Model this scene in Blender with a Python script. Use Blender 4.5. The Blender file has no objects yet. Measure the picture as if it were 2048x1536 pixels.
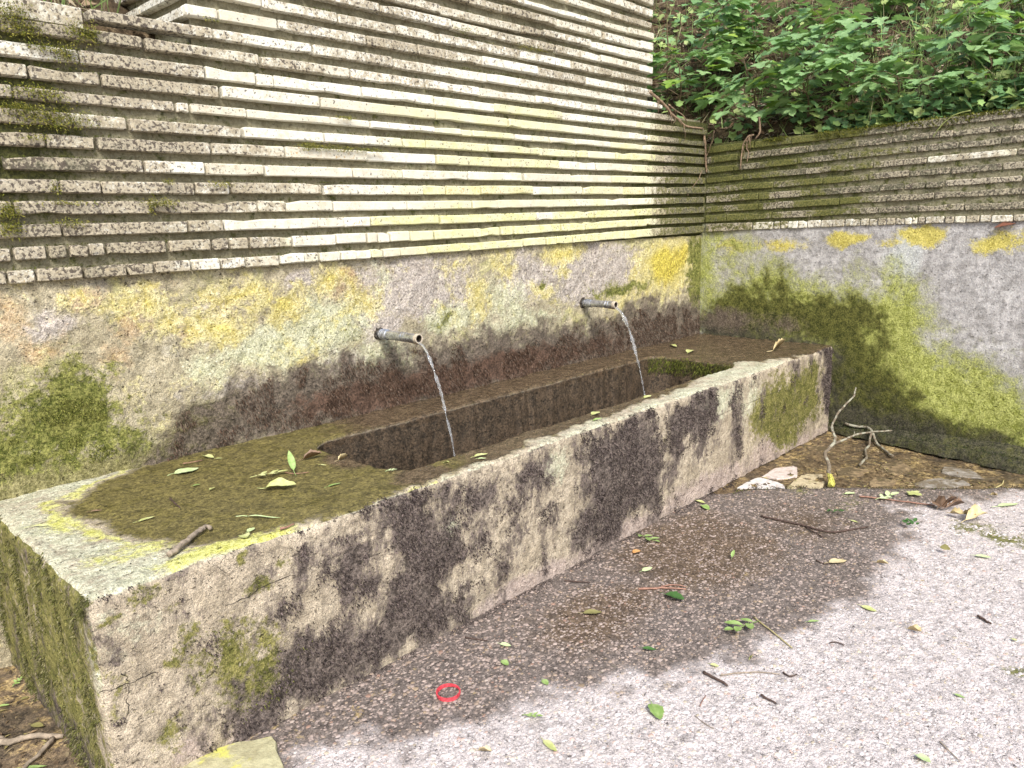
import bpy, bmesh, math, random
import numpy as np
from mathutils import Matrix, Vector

# ---------------------------------------------------------------- camera, light, exposure
SC = bpy.context.scene
COL = SC.collection
cam_d = bpy.data.cameras.new('camera')
cam = bpy.data.objects.new('camera', cam_d)
COL.objects.link(cam)
cam_d.sensor_width = 36.0
cam_d.lens = 26.8618
cam_d.clip_start = 0.05
cam_d.clip_end = 500.0
cam.matrix_world = Matrix([[0.690224,0.169996,-0.703343,-5.085617],[-0.723052,0.124358,-0.679508,-2.934566],[-0.028047,0.977567,0.208751,1.453009],[0,0,0,1]])
SC.camera = cam
SUN_DIR = Vector((-0.46, -0.60, 0.76)).normalized()
world = bpy.data.worlds.new('World'); SC.world = world
world.use_nodes = True
wn = world.node_tree.nodes; wl = world.node_tree.links
sky = wn.new('ShaderNodeTexSky'); sky.sky_type = 'NISHITA'; sky.sun_disc = False
sky.sun_elevation = math.asin(SUN_DIR.z)
sky.sun_rotation = math.atan2(SUN_DIR.x, SUN_DIR.y)
sky.air_density = 1.0; sky.dust_density = 2.5; sky.ozone_density = 0.6
wn['Background'].inputs['Strength'].default_value = 0.15
wl.new(sky.outputs['Color'], wn['Background'].inputs['Color'])
sun_d = bpy.data.lights.new('sun', 'SUN'); sun = bpy.data.objects.new('sun', sun_d); COL.objects.link(sun)
sun_d.energy = 2.5; sun_d.angle = math.radians(16.0); sun_d.color = (1.0, 0.98, 0.94)
sun.rotation_euler = SUN_DIR.to_track_quat('Z', 'Y').to_euler()
SC.view_settings.view_transform = 'Standard'; SC.view_settings.look = 'None'
SC.view_settings.gamma = 1.0; SC.view_settings.use_curve_mapping = False
SC.view_settings.exposure = 0.88

random.seed(7); RNG = np.random.default_rng(7)
XL, W, H = -4.5859, 0.9968, 0.583          # trough: left end, depth, height (metres); the wall face is y = 0, the side wall x = 0
T = {'MAIN':[[[[-4.432,1.343],[-4.183,1.337],[-3.791,1.342],[-3.341,1.344],[-2.74,1.347],[-2.145,1.347],[-1.258,1.365],[-0.551,1.38],[-0.065,1.378]],[[-4.438,1.3],[-4.189,1.295],[-3.796,1.302],[-3.345,1.304],[-2.743,1.304],[-2.147,1.31],[-1.258,1.317],[-0.55,1.327],[-0.063,1.329]],[-4.412,-4.329,-4.183,-4.04,-3.943,-3.805,-3.69,-3.585,-3.435,-3.317,-3.243,-3.136,-3.052,-2.971,-2.904,-2.802,-2.636,-2.347,-1.942,-1.839,-1.753,-1.661,-1.52,-1.263,-0.991,-0.852,-0.525,-0.262]],[[[-4.421,1.414],[-4.1,1.415],[-3.714,1.413],[-3.334,1.422],[-2.652,1.419],[-2.142,1.42],[-1.628,1.426],[-0.98,1.438],[-0.082,1.439]],[[-4.427,1.371],[-4.105,1.374],[-3.719,1.371],[-3.338,1.375],[-2.655,1.372],[-2.144,1.376],[-1.629,1.385],[-0.98,1.392],[-0.08,1.4]],[-4.384,-4.286,-4.218,-4.158,-4.103,-3.885,-3.714,-3.645,-3.563,-3.365,-3.152,-2.991,-2.924,-2.858,-2.743,-2.591,-2.474,-2.323,-2.265,-2.116,-2.023,-1.624,-1.551,-1.396,-0.98,-0.749,-0.661,-0.304]],[[[-4.411,1.487],[-3.659,1.489],[-3.327,1.489],[-2.802,1.488],[-2.139,1.488],[-1.536,1.497],[-0.887,1.505],[-0.085,1.514]],[[-4.417,1.447],[-3.664,1.44],[-3.331,1.449],[-2.805,1.444],[-2.141,1.448],[-1.536,1.457],[-0.887,1.461],[-0.083,1.467]],[-4.23,-3.802,-3.662,-3.24,-3.103,-2.962,-2.543,-2.236,-1.83,-1.693,-1.297,-0.887,-0.626]],[[[-4.357,1.558],[-3.924,1.56],[-3.32,1.563],[-2.743,1.56],[-2.128,1.56],[-1.186,1.566],[-0.425,1.581],[-0.102,1.582]],[[-4.364,1.513],[-3.93,1.516],[-3.324,1.52],[-2.746,1.517],[-2.13,1.517],[-1.186,1.527],[-0.424,1.535],[-0.1,1.54]],[-4.51,-4.363,-3.927,-3.509,-3.383,-3.151,-2.742,-2.322,-2.137,-1.191,-0.959,-0.425]],[[[-4.391,1.625],[-3.757,1.635],[-3.158,1.634],[-2.637,1.63],[-2.133,1.631],[-1.025,1.639],[-0.091,1.656]],[[-4.397,1.585],[-3.762,1.587],[-3.162,1.589],[-2.64,1.588],[-2.134,1.588],[-1.024,1.595],[-0.089,1.606]],[-4.474,-4.219,-4.088,-3.756,-3.621,-3.2,-2.637,-2.492,-2.258,-1.859,-1.689,-1.417,-1.014,-0.764,-0.514,-0.259]],[[[-4.38,1.698],[-3.938,1.703],[-3.306,1.704],[-2.762,1.703],[-2.122,1.7],[-1.236,1.706],[-0.094,1.72]],[[-4.386,1.656],[-3.944,1.657],[-3.311,1.658],[-2.765,1.661],[-2.124,1.659],[-1.236,1.665],[-0.092,1.674]],[-4.374,-3.934,-3.711,-3.465,-3.043,-2.764,-2.349,-1.941,-1.534,-1.135,-0.736]],[[[-4.37,1.77],[-4.082,1.775],[-3.676,1.779],[-3.299,1.779],[-2.96,1.779],[-2.119,1.771],[-1.295,1.777],[-0.68,1.783],[-0.097,1.787]],[[-4.375,1.731],[-4.088,1.729],[-3.681,1.733],[-3.304,1.733],[-2.963,1.737],[-2.121,1.73],[-1.295,1.731],[-0.679,1.737],[-0.095,1.741]],[-4.24,-4.088,-3.677,-3.366,-2.953,-2.547,-2.403,-2.025,-1.627,-1.29,-0.917,-0.548]],[[[-4.358,1.853],[-3.97,1.843],[-3.544,1.84],[-3.293,1.844],[-2.2,1.846],[-1.235,1.842],[-0.687,1.85],[-0.1,1.857]],[[-4.366,1.8],[-3.975,1.801],[-3.548,1.806],[-3.296,1.81],[-2.202,1.8],[-1.236,1.8],[-0.686,1.806],[-0.098,1.812]],[-4.455,-3.973,-3.546,-3.172,-2.969,-2.752,-2.612,-2.197,-1.794,-1.475,-1.36,-1.088,-0.937,-0.55]],[[[-4.348,1.921],[-3.799,1.909],[-3.517,1.903],[-3.287,1.908],[-2.93,1.911],[-2.306,1.909],[-1.988,1.906],[-1.145,1.902],[-0.103,1.915]],[[-4.354,1.877],[-3.803,1.876],[-3.519,1.879],[-3.29,1.876],[-2.933,1.879],[-2.308,1.877],[-1.989,1.87],[-1.145,1.874],[-0.101,1.874]],[-4.312,-3.797,-3.74,-3.516,-2.927,-2.553,-2.378,-2.303,-1.996,-1.854,-1.706,-1.493,-1.142,-0.802,-0.46]],[[[-4.339,1.986],[-4.042,1.98],[-3.615,1.988],[-3.187,1.987],[-2.117,1.983],[-1.756,1.977],[-0.951,1.973],[-0.105,1.968]],[[-4.345,1.942],[-4.047,1.943],[-3.62,1.944],[-3.191,1.939],[-2.119,1.938],[-1.757,1.939],[-0.951,1.933],[-0.104,1.934]],[-4.262,-4.046,-3.618,-3.182,-2.037,-1.757,-1.349,-0.949,-0.735]],[[[-4.329,2.055],[-4.1,2.053],[-3.669,2.047],[-3.273,2.047],[-2.964,2.048],[-2.557,2.049],[-2.143,2.044],[-1.601,2.045],[-0.871,2.043],[-0.095,2.044]],[[-4.335,2.009],[-4.106,2.006],[-3.674,2.003],[-3.278,2.002],[-2.968,2.004],[-2.56,2.007],[-2.145,2.005],[-1.602,2.004],[-0.87,2.004],[-0.094,2.01]],[-4.386,-4.104,-3.671,-3.466,-3.388,-2.963,-2.55,-2.14,-1.597,-1.063,-0.87,-0.657]],[[[-4.319,2.119],[-3.89,2.119],[-3.441,2.116],[-3.019,2.114],[-2.599,2.117],[-2.111,2.115],[-1.42,2.11],[-1.005,2.109],[-0.521,2.109]],[[-4.325,2.081],[-3.895,2.076],[-3.445,2.077],[-3.022,2.075],[-2.601,2.075],[-2.113,2.074],[-1.42,2.074],[-1.005,2.069],[-0.52,2.073]],[-4.32,-3.887,-3.442,-3.019,-2.597,-2.241,-1.831,-1.417,-1.007]],[[[-4.067,2.186],[-3.626,2.189],[-3.197,2.185],[-2.778,2.188],[-2.136,2.193],[-1.545,2.188],[-1.139,2.18],[-0.653,2.175]],[[-4.072,2.148],[-3.63,2.152],[-3.2,2.152],[-2.782,2.145],[-2.139,2.141],[-1.546,2.149],[-1.139,2.142],[-0.652,2.141]],[-3.628,-3.199,-2.779,-2.191,-1.954,-1.541,-1.136]],[[[-3.736,2.255],[-3.596,2.262],[-3.346,2.267],[-2.92,2.266],[-2.104,2.259],[-1.797,2.26],[-0.99,2.251],[-0.74,2.249]],[[-3.74,2.219],[-3.601,2.22],[-3.35,2.226],[-2.923,2.225],[-2.106,2.21],[-1.798,2.222],[-0.99,2.212],[-0.739,2.207]],[-3.598,-3.346,-2.921,-2.635,-2.219,-1.798,-0.99]],[[[-3.727,2.328],[-3.246,2.331],[-2.751,2.324],[-2.495,2.335],[-2.101,2.33],[-1.941,2.332],[-1.134,2.32],[-0.741,2.315]],[[-3.731,2.294],[-3.25,2.289],[-2.754,2.288],[-2.498,2.289],[-2.103,2.285],[-1.942,2.29],[-1.134,2.282],[-0.74,2.279]],[-3.604,-3.412,-3.065,-2.758,-2.496,-1.941,-1.131]],[[[-3.719,2.4],[-2.845,2.402],[-2.428,2.401],[-2.159,2.402],[-1.649,2.393],[-1.247,2.387],[-0.748,2.389]],[[-3.722,2.368],[-2.848,2.365],[-2.43,2.357],[-2.161,2.358],[-1.65,2.353],[-1.247,2.35],[-0.747,2.345]],[-3.518,-3.218,-2.846,-2.422,-2.16,-1.649,-1.247,-0.847]],[[[-3.71,2.474],[-2.096,2.452],[-1.751,2.457],[-0.744,2.462]],[[-3.714,2.442],[-2.097,2.411],[-1.752,2.424],[-0.743,2.413]],[-3.408,-2.995,-2.491,-1.925,-1.751,-0.942]],[[[-3.701,2.545],[-2.092,2.529],[-1.645,2.526],[-1.232,2.521],[-0.745,2.528]],[[-3.705,2.514],[-2.094,2.49],[-1.646,2.488],[-1.232,2.481],[-0.744,2.478]],[-3.482,-3.135,-2.723,-2.294,-2.06,-1.642,-1.232,-0.832]],[[[-3.693,2.618],[-1.771,2.576],[-1.358,2.586],[-0.971,2.582],[-0.734,2.585]],[[-3.696,2.587],[-1.772,2.548],[-1.358,2.56],[-0.971,2.548],[-0.734,2.547]],[-3.308,-2.828,-2.42,-1.897,-1.363,-0.971]],[[[-3.684,2.69],[-1.136,2.65],[-0.741,2.651]],[[-3.688,2.659],[-1.136,2.616],[-0.741,2.613]],[-3.426,-2.976,-2.478,-2.08,-1.54,-1.134]],[[[-3.676,2.762],[-0.781,2.723]],[[-3.679,2.731],[-0.78,2.677]],[-3.517,-3.161,-2.622,-2.112,-1.694,-0.899]],[[[-3.667,2.833],[-0.738,2.796]],[[-3.671,2.802],[-0.737,2.747]],[-3.37,-2.914,-2.407,-1.927,-1.347]],[[[-3.659,2.904],[-0.739,2.864]],[[-3.662,2.873],[-0.739,2.816]],[-3.443,-3.102,-2.583,-2.14,-1.608,-1.059]]],'RIGHT':[[[-0.0029,-0.015,1.3903],[-0.0068,-0.033,1.3322],[-1.946,-1.84,-1.783,-1.712,-1.653,-1.6,-1.497,-1.455,-1.424,-1.383,-1.331,-1.276,-1.225,-1.174,-1.124,-1.072,-1.071,-1.025,-0.873,-0.783,-0.721,-0.651,-0.598,-0.547,-0.396]],[[-0.0032,-0.0217,1.4505],[-0.0101,-0.0418,1.3982],[-1.697,-1.454,-1.223,-0.535,-0.195]],[[-0.0059,-0.0306,1.5132],[-0.0031,-0.0303,1.4683],[-1.971,-1.536,-1.272,-0.984,-0.568,-0.434]],[[-0.0022,-0.0211,1.5842],[-0.001,-0.0271,1.5358],[-1.586,-1.484,-1.363,-1.224,-0.79,-0.432,0.008]],[[0.0007,-0.0211,1.6509],[-0.0023,-0.0305,1.6053],[-1.613,-1.388,-1.155,-0.869,-0.538,-0.204]],[[-0.0013,-0.0274,1.7152],[0.0007,-0.0254,1.6763],[-1.932,-1.48,-1.177,-0.754,-0.314]],[[-0.0004,-0.0249,1.7868],[-0.0018,-0.0296,1.7446],[-1.852,-1.642,-1.42,-1.02,-0.694,-0.241]],[[-0.0065,-0.0309,1.858],[-0.0051,-0.0358,1.8112],[-1.9,-1.792,-1.608,-1.535,-1.278,-0.764,-0.51,-0.271]],[[-0.0011,-0.0249,1.927],[-0.0029,-0.028,1.8812],[-1.683,-1.294,-0.96,-0.647,-0.387]]],'WHITE':[[-3.667,2.263],[-3.511,2.259],[-3.379,1.901],[-3.363,1.83],[-3.074,1.826],[-2.589,1.887],[-3.377,1.916],[-2.755,1.688],[-2.935,1.748],[-3.495,2.027],[-2.1,2.186],[-3.065,1.93],[-1.722,1.674],[-1.771,1.48],[-1.211,1.768],[-1.522,1.745],[-0.786,1.966],[-1.922,1.889],[-1.284,1.873],[-0.831,2.359],[-3.597,1.467],[-3.322,1.543],[-2.964,1.563]],'YELL':[[-2.685,1.825],[-1.419,1.818],[-1.574,1.406],[-2.527,1.61],[-1.458,1.418],[-2.394,1.314],[-2.8,1.472]],'RUST':[[-1.972,1.61],[-0.949,1.623],[-2.412,1.606],[-3.052,1.476],[-0.572,1.479],[-2.516,2.052],[-3.199,1.426],[-3.081,1.753],[-2.973,1.453],[-2.666,2.093]],'RWHITE':[[-1.832,1.745],[-1.81,1.391]]}
P = {'wall':{'yellow':{'E':[[-3.611,1.211,0.234,0.056,1.0],[-3.966,1.204,0.081,0.055,1.0],[-3.44,1.134,0.138,0.095,1.0],[-3.71,1.081,0.143,0.07,1.0],[-4.073,1.196,0.084,0.064,0.8],[-3.921,1.124,0.111,0.056,0.8],[-3.187,1.22,0.103,0.055,1.0],[-3.036,1.117,0.11,0.091,0.7],[-0.488,1.124,0.317,0.191,1.3],[-0.296,1.183,0.199,0.141,1.2],[-1.566,1.262,0.207,0.053,1.0],[-1.614,1.148,0.069,0.059,0.8],[-2.273,1.073,0.081,0.119,0.9],[-2.076,1.219,0.098,0.067,0.8],[-1.772,1.072,0.087,0.043,0.8],[-0.961,0.958,0.224,0.059,0.6],[-3.365,0.931,0.145,0.065,0.5],[-4.218,1.227,0.063,0.043,0.6],[-0.67,0.966,0.242,0.068,0.8],[-2.407,1.239,0.138,0.038,0.6]]},'orange':{'E':[[-4.42,1.18,0.063,0.075,1.0],[-4.17,1.223,0.056,0.049,0.9],[-4.065,1.122,0.077,0.083,0.8],[-4.107,0.999,0.06,0.064,0.9],[-3.111,1.192,0.119,0.049,1.0],[-4.333,1.067,0.09,0.069,0.6],[-3.678,1.177,0.124,0.049,0.5],[-3.812,1.073,0.078,0.058,0.6],[-1.742,1.369,0.13,0.028,0.6]]},'grey':{'E':[[-2.71,1.148,0.344,0.146,1.0],[-1.228,1.153,0.489,0.14,1.0],[-1.877,1.137,0.21,0.126,1.0],[-4.306,1.15,0.075,0.06,0.8],[-3.739,1.183,0.077,0.049,0.8],[-3.946,1.22,0.054,0.036,0.8],[-3.336,1.231,0.072,0.042,1.0],[-2.933,0.99,0.145,0.094,0.8],[-1.429,1.03,0.291,0.092,0.8],[-3.655,0.806,0.15,0.083,0.7],[-3.113,0.849,0.162,0.069,0.6],[-2.486,1.067,0.17,0.077,1.0]]},'pale':{'E':[[-3.23,1.025,0.204,0.135,1.0],[-3.457,0.966,0.256,0.097,1.0],[-2.56,0.972,0.099,0.076,1.0],[-2.946,0.824,0.173,0.12,0.8],[-2.084,1.029,0.197,0.137,0.7],[-3.77,0.908,0.181,0.101,0.6],[-3.121,0.757,0.108,0.141,0.5],[-2.422,0.983,0.21,0.078,0.7],[-1.968,0.906,0.37,0.07,0.6],[-2.918,1.177,0.058,0.14,0.5]]},'green':{'P':[[[-4.442,0.93],[-4.282,0.99],[-4.101,0.914],[-4.116,0.794],[-4.006,0.733],[-4.033,0.67],[-4.211,0.664],[-4.433,0.674],[-4.611,0.643],[-4.586,0.807],[-4.473,0.816]],[[-0.221,1.32],[0.116,1.309],[0.145,0.747],[-0.147,0.813]]],'E':[[-4.198,0.885,0.081,0.045,1.0],[-0.961,1.007,0.335,0.046,0.8],[-1.749,1.114,0.044,0.072,0.5],[-2.56,0.972,0.074,0.056,0.6],[-3.098,1.032,0.032,0.068,0.5]]},'dark':{'P':[[[-4.229,0.525],[-3.979,0.647],[-3.827,0.766],[-3.656,0.795],[-3.47,0.838],[-3.27,0.877],[-3.11,0.884],[-2.944,0.843],[-2.731,0.842],[-2.498,0.867],[-2.131,0.869],[-1.712,0.863],[-1.332,0.819],[-0.904,0.88],[-0.482,0.881],[0.141,0.823],[0.159,0.475],[-0.958,0.441],[-3.144,0.499],[-4.051,0.525]]]},'olive':{'P':[[[-4.625,0.732],[-4.432,0.683],[-4.208,0.682],[-3.974,0.686],[-3.827,0.766],[-3.657,0.785],[-3.68,0.577],[-4.23,0.516],[-4.654,0.535]]]},'brown':{'E':[[-2.14,0.661,0.799,0.084,1.0],[-2.838,0.659,0.461,0.087,1.0],[-1.231,0.664,0.42,0.081,0.6],[-3.263,0.666,0.206,0.068,0.8]]}},'right':{'yellow':{'E':[[-0.227,1.24,0.156,0.052,0.8],[-0.598,1.241,0.213,0.051,0.7],[-1.031,1.279,0.133,0.057,1.0],[-1.473,1.295,0.117,0.06,1.1],[-1.305,1.257,0.087,0.037,0.6],[-1.87,1.242,0.124,0.062,0.9],[-2.035,1.269,0.094,0.082,0.7]]},'green':{'P':[[[-0.015,0.93],[-0.194,1.045],[-0.459,1.131],[-0.679,1.023],[-0.919,0.997],[-1.172,1.022],[-1.376,1.074],[-1.495,0.941],[-1.54,0.791],[-1.662,0.647],[-1.801,0.585],[-2.113,0.458],[-2.652,0.367],[-2.719,-0.228],[-2.138,-0.104],[-0.942,-0.007],[-0.005,0.497]],[[0.081,1.422],[-0.095,1.418],[-0.127,0.621],[0.061,0.606]],[[0.018,1.385],[-0.378,1.282],[-0.381,1.206],[-0.11,1.187]]]},'olive':{'P':[[[-0.018,0.819],[-0.313,0.995],[-0.61,0.987],[-0.827,0.844],[-1.082,0.971],[-1.243,0.866],[-1.293,0.582],[-1.396,0.399],[-1.582,0.247],[-2.115,0.134],[-2.692,0.018],[-2.729,-0.311],[-0.946,-0.078],[-1.002,0.588],[-0.003,0.573]]]},'dark':{'P':[[[-0.928,0.237],[-1.254,0.248],[-1.588,0.168],[-2.122,0.06],[-2.704,-0.091],[-2.735,-0.366],[-0.944,-0.042]],[[-0.0,0.694],[-0.403,0.66],[-0.771,0.601],[-1.075,0.561],[-1.076,0.016],[-0.942,-0.007],[-0.981,0.484],[-0.005,0.497]]]},'pale':{'E':[[-1.398,1.166,0.091,0.146,1.0],[-1.283,1.149,0.059,0.123,0.5]]},'brown':{'E':[[-0.205,0.7,0.24,0.092,0.8],[-0.624,0.694,0.216,0.088,0.6]]}},'front':{'dark':{'P':[[[-3.71,0.567],[-3.565,0.569],[-3.458,0.501],[-3.32,0.393],[-3.302,0.26],[-3.463,0.231],[-3.362,0.093],[-3.354,-0.001],[-3.713,-0.005],[-4.057,-0.003],[-4.344,-0.017],[-4.329,0.118],[-4.173,0.165],[-4.1,0.245],[-3.963,0.251],[-3.749,0.204],[-3.705,0.374]],[[-3.999,0.511],[-3.947,0.518],[-3.973,0.372],[-4.021,0.366],[-4.094,0.299],[-4.141,0.319],[-4.087,0.369],[-4.022,0.391]],[[-3.91,0.431],[-3.855,0.445],[-3.76,0.429],[-3.77,0.257],[-3.851,0.264],[-3.921,0.318]],[[-3.867,0.515],[-3.793,0.508],[-3.806,0.462],[-3.853,0.461]],[[-3.41,0.524],[-3.185,0.539],[-3.203,0.436],[-3.342,0.439]],[[-3.02,0.526],[-2.856,0.558],[-2.859,0.442],[-2.996,0.407]],[[-2.714,0.535],[-2.16,0.562],[-2.006,0.368],[-2.021,0.09],[-2.357,0.042],[-2.688,0.057],[-2.72,0.182],[-2.598,0.305]],[[-2.032,0.536],[-1.611,0.584],[-1.498,0.414],[-1.695,0.241],[-1.845,0.33],[-1.956,0.176]],[[-1.365,0.471],[-1.282,0.483],[-1.266,0.106],[-1.341,0.096]],[[-3.271,0.358],[-3.193,0.354],[-3.211,0.259],[-3.276,0.261]],[[-3.136,0.417],[-3.053,0.413],[-3.058,0.27],[-3.116,0.247]],[[-0.216,0.584],[0.208,0.559],[0.292,0.048],[-0.064,0.086]],[[-0.661,0.585],[-0.518,0.579],[-0.501,0.435],[-0.608,0.422]]],'E':[[-3.473,0.624,0.133,0.045,0.6],[-4.006,0.168,0.151,0.065,0.7],[-2.91,0.265,0.091,0.086,0.6],[-3.175,0.164,0.081,0.081,0.7]]},'green':{'P':[[[-1.104,0.465],[-0.204,0.5],[-0.117,0.166],[-0.741,0.039],[-1.147,0.255]],[[-4.255,0.315],[-4.098,0.268],[-4.041,0.167],[-4.179,0.103],[-4.298,0.133],[-4.283,0.266]]],'E':[[-4.151,0.441,0.045,0.037,1.0],[-4.514,0.529,0.046,0.026,0.8],[-4.353,0.389,0.045,0.057,0.8],[-4.394,0.493,0.038,0.027,0.7],[-4.312,0.264,0.081,0.058,0.6],[-4.533,0.286,0.034,0.082,0.6],[-4.476,0.344,0.072,0.083,0.4],[-4.191,0.563,0.022,0.022,0.8],[-4.424,0.562,0.037,0.027,0.6],[-4.073,0.514,0.031,0.031,0.6],[-1.984,0.388,0.112,0.064,0.4],[-0.9,0.292,0.399,0.189,0.5],[-4.427,0.11,0.05,0.073,0.6]]},'pink':{'E':[[-3.039,0.007,0.292,0.064,1.0],[-2.356,0.017,0.439,0.062,1.0],[-1.584,0.047,0.428,0.072,1.0],[-4.113,0.119,0.047,0.032,0.9],[-4.217,0.041,0.088,0.055,0.9],[-4.379,0.051,0.052,0.044,0.8],[-0.811,0.055,0.346,0.097,0.9]]},'pale':{'E':[[-4.488,0.448,0.07,0.067,0.45],[-2.843,0.481,0.093,0.085,0.6],[-1.503,0.497,0.268,0.111,0.7],[-1.161,0.432,0.181,0.148,0.6],[-4.549,0.53,0.033,0.039,0.5],[-3.418,0.386,0.046,0.074,0.5]]}},'top':{'wet':{'P':[[[-4.427,-0.205],[-4.287,-0.098],[-4.03,0.033],[-3.23,0.19],[-1.85,0.289],[0.682,0.403],[0.325,-1.053],[-0.163,-1.066],[-0.652,-0.93],[-1.099,-0.772],[-1.593,-0.869],[-2.22,-0.898],[-3.262,-0.973],[-3.647,-0.996],[-3.959,-0.985],[-4.097,-0.938],[-4.228,-0.897],[-4.316,-0.803],[-4.399,-0.616],[-4.405,-0.419]]]},'brown':{'E':[[-3.183,-1.024,0.184,0.115,1.0],[-2.507,-0.97,0.321,0.198,1.0],[-3.452,-0.916,0.107,0.106,1.0],[-0.219,-0.625,0.321,0.301,1.0],[-3.52,-0.556,0.077,0.123,1.0],[-2.067,-0.473,0.511,0.171,1.0]]},'yellow':{'E':[[-4.241,-0.955,0.155,0.042,1.0],[-4.362,-0.812,0.087,0.044,0.7],[-4.091,-0.985,0.089,0.038,0.9],[-4.47,-0.402,0.065,0.091,0.6],[-3.951,-1.026,0.061,0.032,0.6],[-4.43,-0.781,0.085,0.072,0.5]]},'pale':{'E':[[-1.262,-0.8,0.164,0.167,1.0],[-0.902,-0.86,0.115,0.127,0.7]]}},'ground':{'wet':{'P':[[[-4.52,-1.27],[-4.27,-1.199],[-4.132,-1.175],[-3.986,-1.307],[-3.812,-1.412],[-3.517,-1.543],[-3.284,-1.638],[-3.166,-1.731],[-3.029,-1.815],[-2.875,-1.842],[-2.697,-1.901],[-2.46,-1.964],[-2.193,-1.996],[-1.843,-1.96],[-1.532,-1.964],[-1.332,-1.881],[-1.202,-1.783],[-0.908,-1.976],[-0.558,-2.231],[-0.299,-2.717],[0.72,-2.636],[0.23,-0.848],[-3.282,-0.819],[-4.628,-0.907]]]},'brownwet':{'E':[[-2.247,-1.324,0.434,0.293,1.0],[-2.992,-1.335,0.279,0.175,0.9],[-1.638,-1.513,0.351,0.246,0.6]]},'moss':{'E':[[-1.256,-2.25,0.129,0.183,0.7],[-2.405,-2.55,0.038,0.039,0.8],[-1.221,-1.595,0.149,0.09,0.5],[-1.275,-1.355,0.129,0.077,0.5],[-3.222,-1.572,0.05,0.029,0.4]]},'soil':{'E':[[-0.654,-1.385,0.559,0.278,1.0],[-0.537,-1.881,0.392,0.22,1.0]]}}}
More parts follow.
